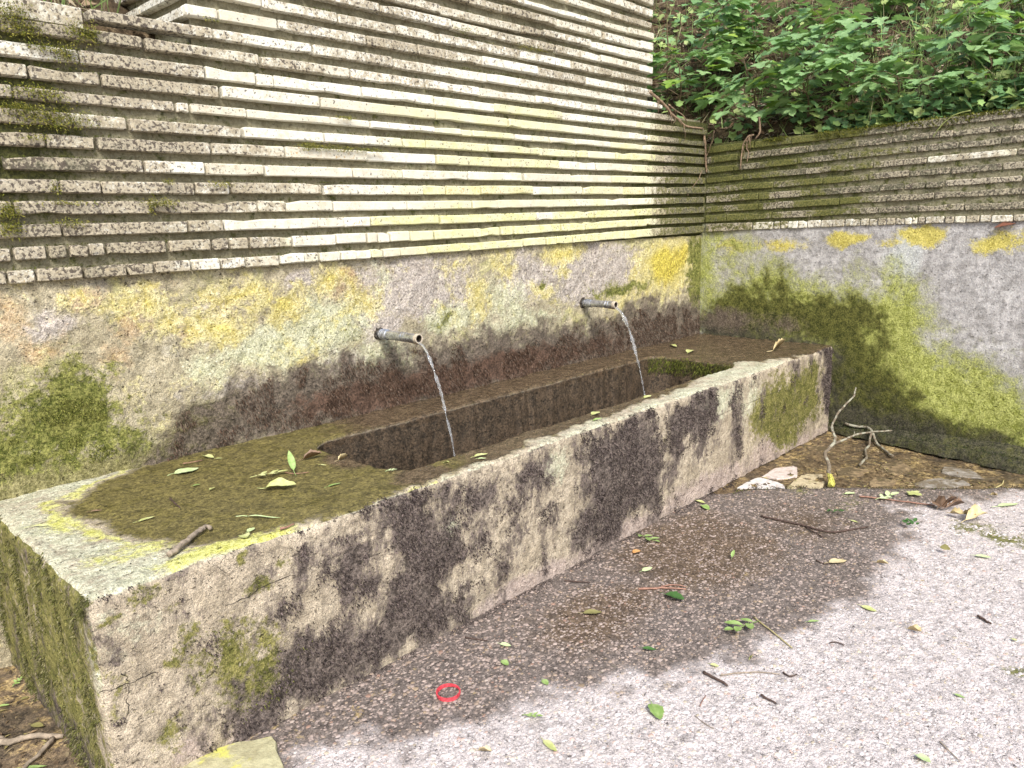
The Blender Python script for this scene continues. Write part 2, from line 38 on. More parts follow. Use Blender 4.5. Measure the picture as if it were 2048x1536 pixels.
D = {'LEAF':[['leaf',[-2.708,-1.437,-2.717,-1.537],0,0.62,2,'dark green glossy leaf lying under a reddish twig on wet gravel concrete'],['leaf',[-3.033,-1.287,-2.982,-1.346],0,0.55,6,'olive brown oval leaf flat on the wet dark concrete'],['leaf',[-2.022,-1.804,-1.952,-1.857],0,0.5,3,'yellow tan leaf on the wet concrete above the pale dry patch'],['leaf',[-2.308,-2.037,-2.312,-2.101],0,0.45,1,'yellowish leaf at the edge where the wet stain ends'],['leaf',[-3.327,-1.787,-3.383,-1.855],0,0.6,0,'large bright green leaf with yellow veins alone on pale dry concrete'],['leaf',[-3.666,-1.646,-3.679,-1.713],0,0.35,1,'narrow folded yellow green leaf on pale concrete near the bottom edge'],['curl',[-2.376,-2.221,-2.387,-2.28],0,0.8,3,'pale tan curled dry leaf on the bright concrete'],['leaf',[-1.602,-2.116,-1.616,-2.162],0,0.7,6,'dull grey green leaf on the dry concrete below the brown leaf heap'],['leaf',[-1.563,-2.24,-1.548,-2.304],0,0.4,5,'pale slim green leaf on bright concrete,right of the dull grey one'],['curl',[-2.923,-1.898,-2.961,-1.959],0,0.5,1,'curled yellow green leaf standing up at the stain edge'],['leaf',[-3.088,-1.589,-3.068,-1.64],0,0.35,2,'narrow dark green leaf on the wet concrete below the green sprig'],['sprig',[-2.297,-1.017,-2.314,-1.138],0,0.4,0,'small light green sprig near the foot of the trough'],['leaf',[-3.388,-1.2,-3.37,-1.241],0,0.5,5,'tiny pale green leaf beside the trough foot,upper of two'],['leaf',[-3.458,-1.276,-3.463,-1.315],0,0.7,0,'tiny heart shaped green leaf beside the trough foot,lower of two'],['leaf',[-3.449,-1.452,-3.461,-1.488],0,0.6,0,'tiny upright green leaf on dark wet concrete right of the red band'],['sprig',[-3.627,-1.527,-3.602,-1.569],0,0.4,0,'small green sprig on the stain edge below the red band'],['leaf',[-3.041,-2.443,-3.055,-2.487],0,0.7,5,'pale cream green leaf on bright concrete at the bottom right'],['maple',[-0.946,-1.779,-0.981,-1.875],0,0.7,1,'bright yellow green lobed leaf near the slab edge'],['clover',[-1.5,-1.548,-1.46,-1.659],0,0.5,2,'row of small dark green weed leaves on the wet concrete'],['clover',[-1.418,-1.923,-1.418,-1.978],0,0.6,2,'small green weed clump left of the brown leaf heap'],['sprig',[-2.654,-1.805,-2.811,-1.77],0,0.5,0,'green sprig with four spread leaves beside a long pale stem'],['leaf',[-1.735,-1.003,-1.741,-1.064],0,0.5,1,'small yellow green leaf by the trough foot near the white flagstone'],['leaf',[-1.782,-1.059,-1.814,-1.128],0,0.6,0,'small lobed green leaf by the trough foot,lower of two near the flagstone'],['leaf',[-2.213,-2.5,-2.219,-2.522],0,0.7,1,'round yellow green leaf at the right edge of the pale concrete'],['leaf',[-2.683,-2.445,-2.681,-2.477],0,0.4,0,'small green leaf on a thin stalk on bright concrete at the right'],['leaf',[-2.478,-1.126,-2.438,-1.141],0,0.8,7,'small orange dry leaf on wet concrete near the trough foot'],['leaf',[-2.599,-1.256,-2.546,-1.275],0,0.5,5,'small grey green leaf on the wet concrete above the twigs'],['leaf',[-2.247,-1.478,-2.175,-1.468],0,0.5,0,'small fresh green leaf standing on the wet concrete middle'],['leaf',[-2.548,-1.937,-2.518,-1.972],0,0.35,0,'slim green leaf near the stain edge right of the sprig'],['curl',[-1.897,-1.951,-1.897,-2.011],0,0.6,3,'pale brown curled leaf right of the yellow tan leaf'],['leaf',[-3.022,-1.811,-3.017,-1.844],0,0.5,1,'small yellow green leaf on the stain edge left of the curled one'],['curl',[-0.729,-2.114,-0.746,-2.162],0,0.7,3,'tan shrivelled leaf near the slab edge at the right'],['leaf',[-0.874,-2.18,-0.763,-2.252],0,0.3,5,'thin pale green leaf on the mossy concrete at the right edge'],['leaf',[-1.508,-1.7,-1.518,-1.746],0,0.3,1,'tiny yellow sprig leaf beside the long dark twig'],['leaf',[-1.172,-1.55,-1.122,-1.588],0,0.5,5,'pale green leaf at the slab edge right of the lichen branch'],['curl',[-3.822,-1.539,-3.799,-1.585],0,0.7,3,'small tan crumpled leaf near the bottom edge of the stain'],['sprig',[-1.164,-1.698,-1.065,-1.75],0,0.5,5,'pale green sprig lying across the reddish stem'],['sprig',[-4.619,-0.15,-4.587,-0.127],0,0.5,0,'bright green leaf pair on the soil left of the trough'],['leaf',[-4.621,-0.254,-4.597,-0.258],0,0.6,6,'dull green leaf on the soil below the bright pair'],['leaf',[-4.681,-0.249,-4.652,-0.266],0,0.4,0,'green leaf at the left edge on the soil'],['leaf',[-4.637,-0.432,-4.614,-0.479],0,0.5,6,'faded green leaf on the soil above the grey twig'],['leaf',[-4.71,-0.626,-4.657,-0.673],0,0.22,0,'long narrow green leaf on the soil beside the trough corner'],['leaf',[-4.035,-0.197,-3.939,-0.207],1,0.6,5,'large pale green leaf on the wet trough top near the wall'],['leaf',[-3.901,-0.611,-3.819,-0.697],1,0.65,1,'large yellow green leaf with ragged edge on the wet trough top'],['leaf',[-3.752,-0.546,-3.694,-0.377],1,0.3,0,'slim green leaf standing up on a red stalk on trough top'],['sprig',[-3.877,-0.461,-3.785,-0.506],1,0.3,1,'flat yellow green sprig lying on the wet trough top'],['blade',[-4.067,-0.803,-3.997,-0.9],1,0.12,5,'long thin grass blade lying on the trough top'],['leaf',[-4.305,-0.578,-4.249,-0.571],1,0.3,1,'folded yellow green leaf on the olive trough top at the left'],['blade',[-4.54,-0.364,-4.492,-0.404],1,0.15,1,'thin yellow green blade on the pale corner of the trough top'],['curl',[-3.641,-0.424,-3.563,-0.461],1,0.7,4,'brown curled leaf arching by the basin edge'],['curl',[-3.563,-0.541,-3.51,-0.548],1,0.9,3,'pinkish dry leaf scrap at the basin edge'],['leaf',[-3.862,-0.066,-3.852,-0.139],1,0.35,1,'bright yellow green leaf scrap against the wall foot'],['leaf',[-3.85,-0.142,-3.826,-0.152],1,0.5,1,'small yellow leaf scrap right beside the wall foot scrap'],['leaf',[-3.751,-0.763,-3.697,-0.766],1,0.35,0,'slim green leaf on the trough top left of the basin corner'],['leaf',[-4.048,-0.384,-4.02,-0.385],1,0.6,0,'small green leaf fragment on the trough top below the pale leaf'],['leaf',[-4.028,-0.471,-4.003,-0.455],1,0.6,1,'tiny yellow green fragment on the trough top,middle of the wet patch'],['leaf',[-3.206,-0.909,-3.144,-0.926],1,0.4,1,'yellow green leaf on the front rim below the nearer stream'],['leaf',[-3.214,-0.938,-3.184,-0.956],1,0.35,5,'small cream green leaf touching the yellow one on the front rim'],['curl',[-0.431,-0.781,-0.235,-0.792],1,0.5,3,'pale tan crumpled leaf on the far end of the trough'],['leaf',[-0.798,-0.379,-0.68,-0.346],1,0.5,1,'tiny yellow leaf on the far end of the trough near the wall corner'],['leaf',[-0.586,-0.119,-0.67,-0.219],1,0.3,1,'thin yellow leaf at the back ledge near the wall corner'],['leaf',[-2.437,-0.872,-2.372,-0.867],1,0.6,1,'small yellow leaf on the front rim,upper of two mid rim'],['leaf',[-2.517,-0.939,-2.463,-0.953],1,0.4,0,'small green leaf on the front rim,lower of two mid rim'],['leaf',[-2.02,-0.869,-1.961,-0.875],1,0.5,1,'tiny yellow leaf on the front rim near the farther stream'],['leaf',[-4.123,-0.916,-4.094,-0.904],1,0.7,5,'pale green leaf chip near the front edge of the trough'],['leaf',[-4.143,-0.926,-4.153,-0.969],1,0.8,1,'pale yellow leaf chip stuck on the front edge of the trough'],['leaf',[-3.634,-0.529,-3.624,-0.561],1,0.25,1,'thin yellow green leaf under the arching brown leaf'],['leaf',[-4.373,-0.368,-4.339,-0.382],1,0.3,4,'brown twig like leaf roll on the olive trough top'],['sprig',[-3.529,-0.787,-3.5,-0.806],1,0.4,5,'pale green sprig at the round basin corner'],['curl',[-3.326,-0.875,-3.334,-0.922],1,0.4,1,'tiny yellow green leaf on the front rim left of the cream one'],['curl',[-1.025,-1.934,-1.105,-2.027],0,0.9,4,'dark brown curled leaf at the left end of the leaf heap'],['curl',[-1.106,-2.005,-1.003,-2.067],0,0.9,4,'mid brown curled leaf on top of the leaf heap'],['curl',[-1.146,-2.037,-1.162,-2.116],0,0.9,3,'pale pinkish brown leaf at the front of the heap'],['curl',[-1.109,-2.082,-1.123,-2.163],0,0.9,3,'tan curled leaf at the right end of the leaf heap'],['curl',[-1.196,-2.114,-1.05,-2.153],0,0.9,3,'light brown crumpled leaf nearest the moss in the heap'],['curl',[-1.093,-1.979,-0.972,-2.019],0,0.9,4,'dark brown upright leaf at the back of the heap']],'TWIG':[[[[-4.351,-0.913],[-4.305,-0.883],[-4.252,-0.84],[-4.224,-0.818],[-4.193,-0.797],[-4.192,-0.821]],1,0.009,0,'thick broken grey stick with curled pale bark on the trough top',[]],[[[-4.155,-0.451],[-4.163,-0.5],[-4.171,-0.566]],1,0.003,1,'short dark twig on the olive trough top',[]],[[[-3.961,-0.103],[-3.929,-0.113],[-3.893,-0.119]],1,0.002,2,'thin reddish stem against the wall foot on trough top',[]],[[[-3.767,-0.51],[-3.748,-0.552],[-3.708,-0.574]],1,0.0018,2,'thin red leaf stalk lying on the trough top',[]],[[[-4.053,-0.976],[-4.031,-0.98],[-4.006,-0.974]],1,0.004,2,'short pinkish bark strip on the front edge of trough',[]],[[[-1.727,-1.356],[-1.714,-1.472],[-1.713,-1.569],[-1.709,-1.685],[-1.628,-1.745],[-1.54,-1.795]],0,0.0055,1,'long dark wet twig with a fork on the wet concrete',[[[-1.721,-1.577],[-1.763,-1.637],[-1.787,-1.688]]]],[[[-1.164,-1.618],[-1.127,-1.709],[-1.1,-1.797],[-1.051,-1.945]],0,0.005,2,'long straight reddish stem ending at the brown leaf heap',[]],[[[-2.745,-1.336],[-2.695,-1.382],[-2.665,-1.41],[-2.619,-1.477]],0,0.005,2,'reddish twig above the dark green leaf',[[[-2.669,-1.393],[-2.624,-1.419],[-2.601,-1.466]]]],[[[-2.872,-1.061],[-2.85,-1.1],[-2.821,-1.155]],0,0.0035,1,'short dark twig near the trough foot on the left',[]],[[[-2.641,-1.775],[-2.689,-1.86],[-2.75,-1.968]],0,0.003,3,'long pale yellow stem running from the sprig',[]],[[[-3.076,-1.819],[-3.082,-1.862],[-3.092,-1.911]],0,0.005,1,'short mossy brown twig at the stain edge',[]],[[[-3.054,-1.865],[-3.002,-1.907],[-2.955,-1.953],[-2.921,-2.004]],0,0.0025,0,'thin grey twig lying along the stain edge',[]],[[[-2.112,-2.378],[-2.13,-2.401],[-2.149,-2.427]],0,0.005,1,'short dark stick on the bright concrete at the right',[]],[[[-3.07,-2.012],[-3.073,-2.034],[-3.075,-2.062]],0,0.004,1,'short dark twig on the bright concrete at lower middle',[]],[[[-3.24,-1.9],[-3.208,-1.892],[-3.18,-1.886]],0,0.002,2,'tiny reddish twig left of the dark one on bright concrete',[]],[[[-2.905,-2.006],[-2.916,-2.035],[-2.886,-2.045]],0,0.003,1,'tiny bent twig on the pale concrete',[]],[[[-2.938,-2.474],[-2.964,-2.506],[-2.99,-2.537]],0,0.002,0,'hair thin grey twig on pale concrete at the lower right',[]],[[[-3.288,-1.911],[-3.301,-1.952],[-3.304,-1.983]],0,0.0015,0,'hair thin pale twig below the tiny reddish one',[]],[[[-2.636,-2.051],[-2.617,-2.064],[-2.618,-2.091]],0,0.0025,1,'tiny dark twig right of the pale stem end',[]],[[[-2.028,-1.752],[-2.041,-1.782],[-2.031,-1.808]],0,0.003,1,'dark curved stalk of the tan leaf',[]],[[[-4.757,-0.44],[-4.704,-0.481],[-4.657,-0.5],[-4.589,-0.57]],0,0.011,0,'grey forked stick on the soil left of the trough',[[[-4.611,-0.562],[-4.657,-0.598],[-4.705,-0.637],[-4.739,-0.676]],[[-4.714,-0.47],[-4.72,-0.422]]]],[[[-3.439,-1.075],[-3.423,-1.11],[-3.401,-1.15]],0,0.003,1,'small dark twig at the foot of the trough left part',[]],[[[-0.564,-2.101],[-0.491,-2.116],[-0.394,-2.108]],0,0.004,3,'small pale twig standing on the paving at the right',[]]],'BR':{'main':[[-1.092,-1.45,0.004],[-1.067,-1.436,0.028],[-1.046,-1.414,0.055],[-1.002,-1.393,0.095],[-0.98,-1.362,0.128],[-0.957,-1.356,0.146],[-0.894,-1.368,0.178],[-0.857,-1.368,0.201],[-0.835,-1.342,0.23],[-0.807,-1.323,0.26],[-0.731,-1.322,0.308],[-0.664,-1.331,0.345],[-0.571,-1.35,0.392],[-0.543,-1.345,0.413],[-0.516,-1.339,0.433]],'side':[[-0.887,-1.372,0.18],[-0.832,-1.404,0.196],[-0.78,-1.432,0.211],[-0.734,-1.462,0.222],[-0.668,-1.522,0.228],[-0.603,-1.583,0.232]],'sec':[[0.142,-1.113],[0.041,-1.186],[-0.016,-1.241],[-0.056,-1.293],[-0.121,-1.352],[-0.217,-1.424],[-0.308,-1.492],[-0.341,-1.521]],'sec2':[[-0.056,-1.293],[-0.172,-1.326],[-0.282,-1.341],[-0.396,-1.382],[-0.458,-1.41],[-0.555,-1.425],[-0.65,-1.437]]},'FLAG':[[[-1.403,-1.063],[-1.286,-1.055],[-1.182,-1.067],[-1.172,-1.132],[-1.204,-1.232],[-1.273,-1.271],[-1.342,-1.191]],[[-1.148,-1.077],[-0.971,-1.072],[-0.86,-1.141],[-0.877,-1.167],[-1.04,-1.231],[-1.109,-1.194],[-1.133,-1.148]],[[-1.267,-1.279],[-1.126,-1.252],[-0.965,-1.238],[-0.904,-1.325],[-1.016,-1.387],[-1.153,-1.429]],[[-0.856,-1.559],[-0.743,-1.593],[-0.765,-1.671],[-0.875,-1.686],[-0.936,-1.597]],[[-0.739,-1.753],[-0.57,-1.823],[-0.499,-1.921],[-0.581,-1.998],[-0.713,-1.9],[-0.782,-1.785]],[[-0.431,-1.04],[-0.329,-1.099],[-0.411,-1.168],[-0.522,-1.128]],[[-0.75,-1.336],[-0.631,-1.426],[-0.68,-1.508],[-0.806,-1.489],[-0.863,-1.391]],[[-0.519,-1.507],[-0.386,-1.584],[-0.477,-1.675],[-0.632,-1.65],[-0.675,-1.57]],[[-0.332,-1.799],[-0.295,-1.93],[-0.421,-2.017],[-0.463,-1.913],[-0.457,-1.813]]],'SLAB':[[-4.465,-0.994],[-4.398,-0.982],[-4.309,-0.991],[-4.189,-1.055],[-4.191,-1.092],[-4.225,-1.195],[-4.253,-1.26],[-4.39,-1.187]],'BAND':[[-3.698,-1.277],[-3.723,-1.249],[-3.673,-1.306]],'ROOT':[[[-0.737,-0.03,2.232],[-0.647,-0.03,2.199],[-0.554,-0.03,2.159],[-0.482,-0.03,2.115],[-0.384,-0.03,2.085],[-0.308,-0.03,2.052],[-0.194,-0.03,2.047],[-0.075,-0.03,2.048]],[[-0.519,-0.03,2.171],[-0.435,-0.03,2.144],[-0.336,-0.03,2.114],[-0.284,-0.03,2.079]],[[-0.03,-0.002,2.052],[-0.03,-0.025,1.942],[-0.03,-0.031,1.873],[-0.03,-0.042,1.752]],[[-0.03,-0.093,2.03],[-0.03,-0.083,1.97],[-0.03,-0.046,1.878],[-0.03,-0.035,1.866]],[[-0.03,-0.426,2.088],[-0.03,-0.437,1.997],[-0.03,-0.407,1.948]],[[-0.03,-0.395,1.975],[-0.03,-0.348,1.963],[-0.03,-0.314,1.901],[-0.03,-0.304,1.759]],[[-0.03,-0.366,1.978],[-0.03,-0.342,1.915],[-0.03,-0.359,1.854],[-0.03,-0.347,1.799]],[[-0.072,-0.03,1.762],[-0.131,-0.03,1.692],[-0.216,-0.03,1.636],[-0.254,-0.03,1.588]],[[-0.03,-1.688,1.984],[-0.03,-1.601,1.967],[-0.03,-1.541,1.91],[-0.03,-1.508,1.858]]]}
# ---------------------------------------------------------------- helpers
def thing(name, label, cat, loc, group=None):
    o = bpy.data.objects.new(name, None); COL.objects.link(o); o.location = loc
    o.empty_display_size = 0.1
    o['label'] = label; o['category'] = cat
    if group: o['group'] = group
    return o
def tag(o, label, cat, group=None):
    o['label'] = label; o['category'] = cat
    if group: o['group'] = group
    return o
def link(name, me, mat, parent=None, kind=None, smooth=False):
    if mat is not None: me.materials.append(mat)
    if smooth: me.polygons.foreach_set('use_smooth', [True] * len(me.polygons))
    o = bpy.data.objects.new(name, me); COL.objects.link(o)
    if parent is not None:
        o.parent = parent
        o.matrix_parent_inverse = root_matrix(parent).inverted()
    if kind: o['kind'] = kind
    return o
def root_matrix(o):
    m = o.matrix_basis.copy()
    if o.parent is not None: m = root_matrix(o.parent) @ o.matrix_parent_inverse @ m
    return m
def mesh(name, v, f):
    me = bpy.data.meshes.new(name)
    me.from_pydata([tuple(p) for p in v], [], f); me.update(); return me
def np_mesh(name, v, tri=None, quad=None):
    """fast mesh from numpy arrays"""
    me = bpy.data.meshes.new(name); v = np.asarray(v, np.float32)
    me.vertices.add(len(v)); me.vertices.foreach_set('co', v.ravel())
    parts = []
    if tri is not None and len(tri): parts.append((np.asarray(tri, np.int32), 3))
    if quad is not None and len(quad): parts.append((np.asarray(quad, np.int32), 4))
    nl = sum(a.size for a, _ in parts); npol = sum(len(a) for a, _ in parts)
    me.loops.add(nl); me.polygons.add(npol)
    me.loops.foreach_set('vertex_index', np.concatenate([a.ravel() for a, _ in parts]))
    st = []; o = 0
    for a, k in parts:
        st.append(o + np.arange(len(a), dtype=np.int32) * k); o += a.size
    me.polygons.foreach_set('loop_start', np.concatenate(st))
    me.update(calc_edges=True); me.validate(); return me
def attr(me, name, arr):
    a = me.color_attributes.new(name, 'FLOAT_COLOR', 'POINT')
    arr = np.asarray(arr, np.float32)
    if arr.shape[1] == 3: arr = np.hstack([arr, np.ones((len(arr), 1), np.float32)])
    a.data.foreach_set('color', arr.ravel())
def _h(i, j, k, s):
    n = (i * 374761393 + j * 668265263 + k * 2147483647 + s * 1274126177) & 0xffffffff
    n = ((n ^ (n >> 13)) * 1274126177) & 0xffffffff
    n = ((n ^ (n >> 16)) * 2246822519) & 0xffffffff
    return ((n ^ (n >> 15)) & 0xffff) / 65535.0
def vn(p, s=0):
    p = np.asarray(p, float); i = np.floor(p).astype(np.int64); f = p - i; f = f * f * (3 - 2 * f)
    r = 0
    for a in (0, 1):
        for b in (0, 1):
            for c in (0, 1):
                w = (f[:, 0] if a else 1 - f[:, 0]) * (f[:, 1] if b else 1 - f[:, 1]) * (f[:, 2] if c else 1 - f[:, 2])
                r = r + w * _h(i[:, 0] + a, i[:, 1] + b, i[:, 2] + c, s)
    return r
def fbm(p, scale, oct=3, s=0):
    p = np.asarray(p, float) * scale; r = 0; a = 1; t = 0
    for o in range(oct):
        r = r + a * (vn(p * 2 ** o + 17.3 * o, s + o) - .5); t += a * .5; a *= .55
    return r / t
def disp(p, big=.006, small=.003):
    """rough-cast displacement: the same point always moves the same way, so faces stay joined"""
    p = np.asarray(p, float)
    o = np.empty_like(p)
    for a in range(3):
        o[:, a] = big * fbm(p, 6, 3, 11 * a) + small * fbm(p, 34, 2, 100 + 7 * a)
    return o
def poly_sd(u, v, poly):
    n = len(poly); d = np.full(len(u), 1e9); ins = np.zeros(len(u), bool)
    for i in range(n):
        ax, ay = poly[i]; bx, by = poly[(i + 1) % n]
        ex, ey = bx - ax, by - ay; L = ex * ex + ey * ey + 1e-12
        t = np.clip(((u - ax) * ex + (v - ay) * ey) / L, 0, 1)
        d = np.minimum(d, np.hypot(u - ax - t * ex, v - ay - t * ey))
        c = ((ay > v) != (by > v))
        xx = ax + (v - ay) * ex / (ey if abs(ey) > 1e-9 else 1e-9)
        ins ^= c & (u < xx)
    return np.where(ins, d, -d)
def level(plane, layer, u, v, soft=.05, warp=.02, seed=0):
    q = np.stack([u, v, np.full(len(u), 3.7)], 1)
    u = u + warp * fbm(q, 9, 3, 50 + seed) ; v = v + warp * fbm(q, 9, 3, 80 + seed)
    r = np.zeros(len(u)); d = P.get(plane, {}).get(layer, {})
    for a, b, ru, rv, w in d.get('E', []):
        k = np.hypot((u - a) / ru, (v - b) / rv); r = np.maximum(r, w * np.clip(1 - .5 * k ** 1.5, 0, 1))
    for pl in d.get('P', []):
        r = np.maximum(r, np.clip(.5 + poly_sd(u, v, pl) / (2 * soft), 0, 1))
    return r
def grid(us, vs, fn):
    """grid of points fn(u, v); returns verts, quads, U, V"""
    U, V = np.meshgrid(us, vs, indexing='ij'); U = U.ravel(); V = V.ravel()
    n, m = len(us), len(vs); i = (np.arange(n - 1)[:, None] * m + np.arange(m - 1)[None]).ravel()
    q = np.stack([i, i + m, i + m + 1, i + 1], 1)
    return fn(U, V), q, U, V
def dense(a, b, lo, hi, step, coarse):
    x = list(np.arange(lo, hi + 1e-6, step))
    l = lo
    k = step
    while l > a: k = min(k * 1.5, coarse); l -= k; x.insert(0, max(l, a))
    r = hi; k = step
    while r < b: k = min(k * 1.5, coarse); r += k; x.append(min(r, b))
    return np.array(x)
def tube(pts, rad, sides=6, caps=True):
    pts = [Vector(p) for p in pts]; n = len(pts); v = []; f = []
    prev = None
    for i, p in enumerate(pts):
        t = (pts[min(i + 1, n - 1)] - pts[max(i - 1, 0)]).normalized()
        if prev is None: a = t.orthogonal().normalized()
        else:
            a = (prev - t * prev.dot(t)); a = a.normalized() if a.length > 1e-6 else t.orthogonal().normalized()
        prev = a; b = t.cross(a); r = rad[i] if hasattr(rad, '__len__') else rad
        for k in range(sides):
            g = 2 * math.pi * k / sides; v.append(p + (a * math.cos(g) + b * math.sin(g)) * r)
    for i in range(n - 1):
        for k in range(sides):
            k2 = (k + 1) % sides; f.append((i * sides + k, i * sides + k2, (i + 1) * sides + k2, (i + 1) * sides + k))
    if caps: f.append(tuple(range(sides - 1, -1, -1))); f.append(tuple((n - 1) * sides + k for k in range(sides)))
    return v, f
def smooth_path(pts, per=3, jit=0.0):
    pts = [Vector(p) for p in pts]; out = []
    for i in range(len(pts) - 1):
        p0 = pts[max(i - 1, 0)]; p1 = pts[i]; p2 = pts[i + 1]; p3 = pts[min(i + 2, len(pts) - 1)]
        for k in range(per):
            t = k / per
            q = .5 * (2 * p1 + (p2 - p0) * t + (2 * p0 - 5 * p1 + 4 * p2 - p3) * t * t + (3 * p1 - p0 - 3 * p2 + p3) * t ** 3)
            if jit: q = q + Vector((random.uniform(-jit, jit), random.uniform(-jit, jit), random.uniform(0, jit)))
            out.append(q)
    out.append(pts[-1]); return out
def join(*vf):
    V = []; F = []
    for v, f in vf:
        o = len(V); V += [tuple(p) for p in v]; F += [tuple(i + o for i in q) for q in f]
    return V, F
# ---------------------------------------------------------------- shader helpers
class NT:
    def __init__(s, name, rough=.9, spec=.25):
        s.m = bpy.data.materials.new(name); s.m.use_nodes = True; s.t = s.m.node_tree
        s.b = s.t.nodes['Principled BSDF']; s.b.inputs['Roughness'].default_value = rough
        s.b.inputs['Specular IOR Level'].default_value = spec
        s.pos = s.n('ShaderNodeNewGeometry').outputs['Position']
    def n(s, k, **kw):
        x = s.t.nodes.new(k)
        for a, b in kw.items(): setattr(x, a, b)
        return x
    def put(s, sock, v):
        if isinstance(v, (int, float)): sock.default_value = v
        elif isinstance(v, (tuple, list)): sock.default_value = tuple(v) + ((1,) if len(v) == 3 and len(sock.default_value) == 4 else ())
        else: s.t.links.new(v, sock)
    def vec(s, scale=(1, 1, 1), off=(0, 0, 0), src=None):
        m = s.n('ShaderNodeMapping'); s.put(m.inputs['Vector'], src or s.pos); m.inputs['Scale'].default_value = scale; m.inputs['Location'].default_value = off
        return m.outputs[0]
    def noise(s, scale, detail=4, rough=.6, vec=None, dist=0.0):
        x = s.n('ShaderNodeTexNoise'); s.put(x.inputs['Vector'], vec or s.pos)
        x.inputs['Scale'].default_value = scale; x.inputs['Detail'].default_value = detail; x.inputs['Roughness'].default_value = rough; x.inputs['Distortion'].default_value = dist
        return x.outputs['Fac']
    def voro(s, scale, vec=None, feature='F1', out='Distance', rand=1.0):
        x = s.n('ShaderNodeTexVoronoi', feature=feature); s.put(x.inputs['Vector'], vec or s.pos); x.inputs['Scale'].default_value = scale; x.inputs['Randomness'].default_value = rand
        return x.outputs[out]
    def math(s, op, a, b=0.0, c=0.0):
        x = s.n('ShaderNodeMath', operation=op)
        for i, v in enumerate((a, b, c)): s.put(x.inputs[i], v)
        return x.outputs[0]
    def step(s, v, lo, hi, a=0.0, b=1.0):
        x = s.n('ShaderNodeMapRange', interpolation_type='SMOOTHSTEP')
        for i, q in enumerate((v, lo, hi, a, b)): s.put(x.inputs[i], q)
        return x.outputs[0]
    def mix(s, f, a, b, mode='MIX'):
        x = s.n('ShaderNodeMix', data_type='RGBA', blend_type=mode)
        s.put(x.inputs['Factor'], f); s.put(x.inputs[6], a); s.put(x.inputs[7], b); return x.outputs[2]
    def warped(s, amt=.03):
        x = s.n('ShaderNodeTexNoise'); s.put(x.inputs['Vector'], s.pos); x.inputs['Scale'].default_value = 24; x.inputs['Detail'].default_value = 3
        q = s.n('ShaderNodeVectorMath', operation='MULTIPLY_ADD'); s.put(q.inputs[0], x.outputs['Color']); q.inputs[1].default_value = (amt, amt, amt); s.put(q.inputs[2], s.pos); return q.outputs[0]
    def attr(s, name):
        a = s.n('ShaderNodeVertexColor', layer_name=name); q = s.n('ShaderNodeSeparateColor'); s.t.links.new(a.outputs['Color'], q.inputs[0])
        return [q.outputs[0], q.outputs[1], q.outputs[2], a.outputs['Alpha']], a.outputs['Color']
    def bump(s, h, dist, strength=1.0, nrm=None):
        x = s.n('ShaderNodeBump'); x.inputs['Distance'].default_value = dist; x.inputs['Strength'].default_value = strength
        s.put(x.inputs['Height'], h)
        if nrm is not None: s.t.links.new(nrm, x.inputs['Normal'])
        return x.outputs[0]
    def out(s, col=None, nrm=None, rough=None):
        if col is not None: s.put(s.b.inputs['Base Color'], col)
        if nrm is not None: s.t.links.new(nrm, s.b.inputs['Normal'])
        if rough is not None: s.put(s.b.inputs['Roughness'], rough)
        return s.m
def plain(name, col, rough=.8, var=.25, scale=40, spec=.25, bump=.0):
    m = NT(name, rough, spec); n = m.noise(scale, 4)
    c = m.mix(m.step(n, .3, .7), [x * (1 - var) for x in col], [min(1, x * (1 + var)) for x in col])
    return m.out(c, m.bump(n, bump) if bump else None)
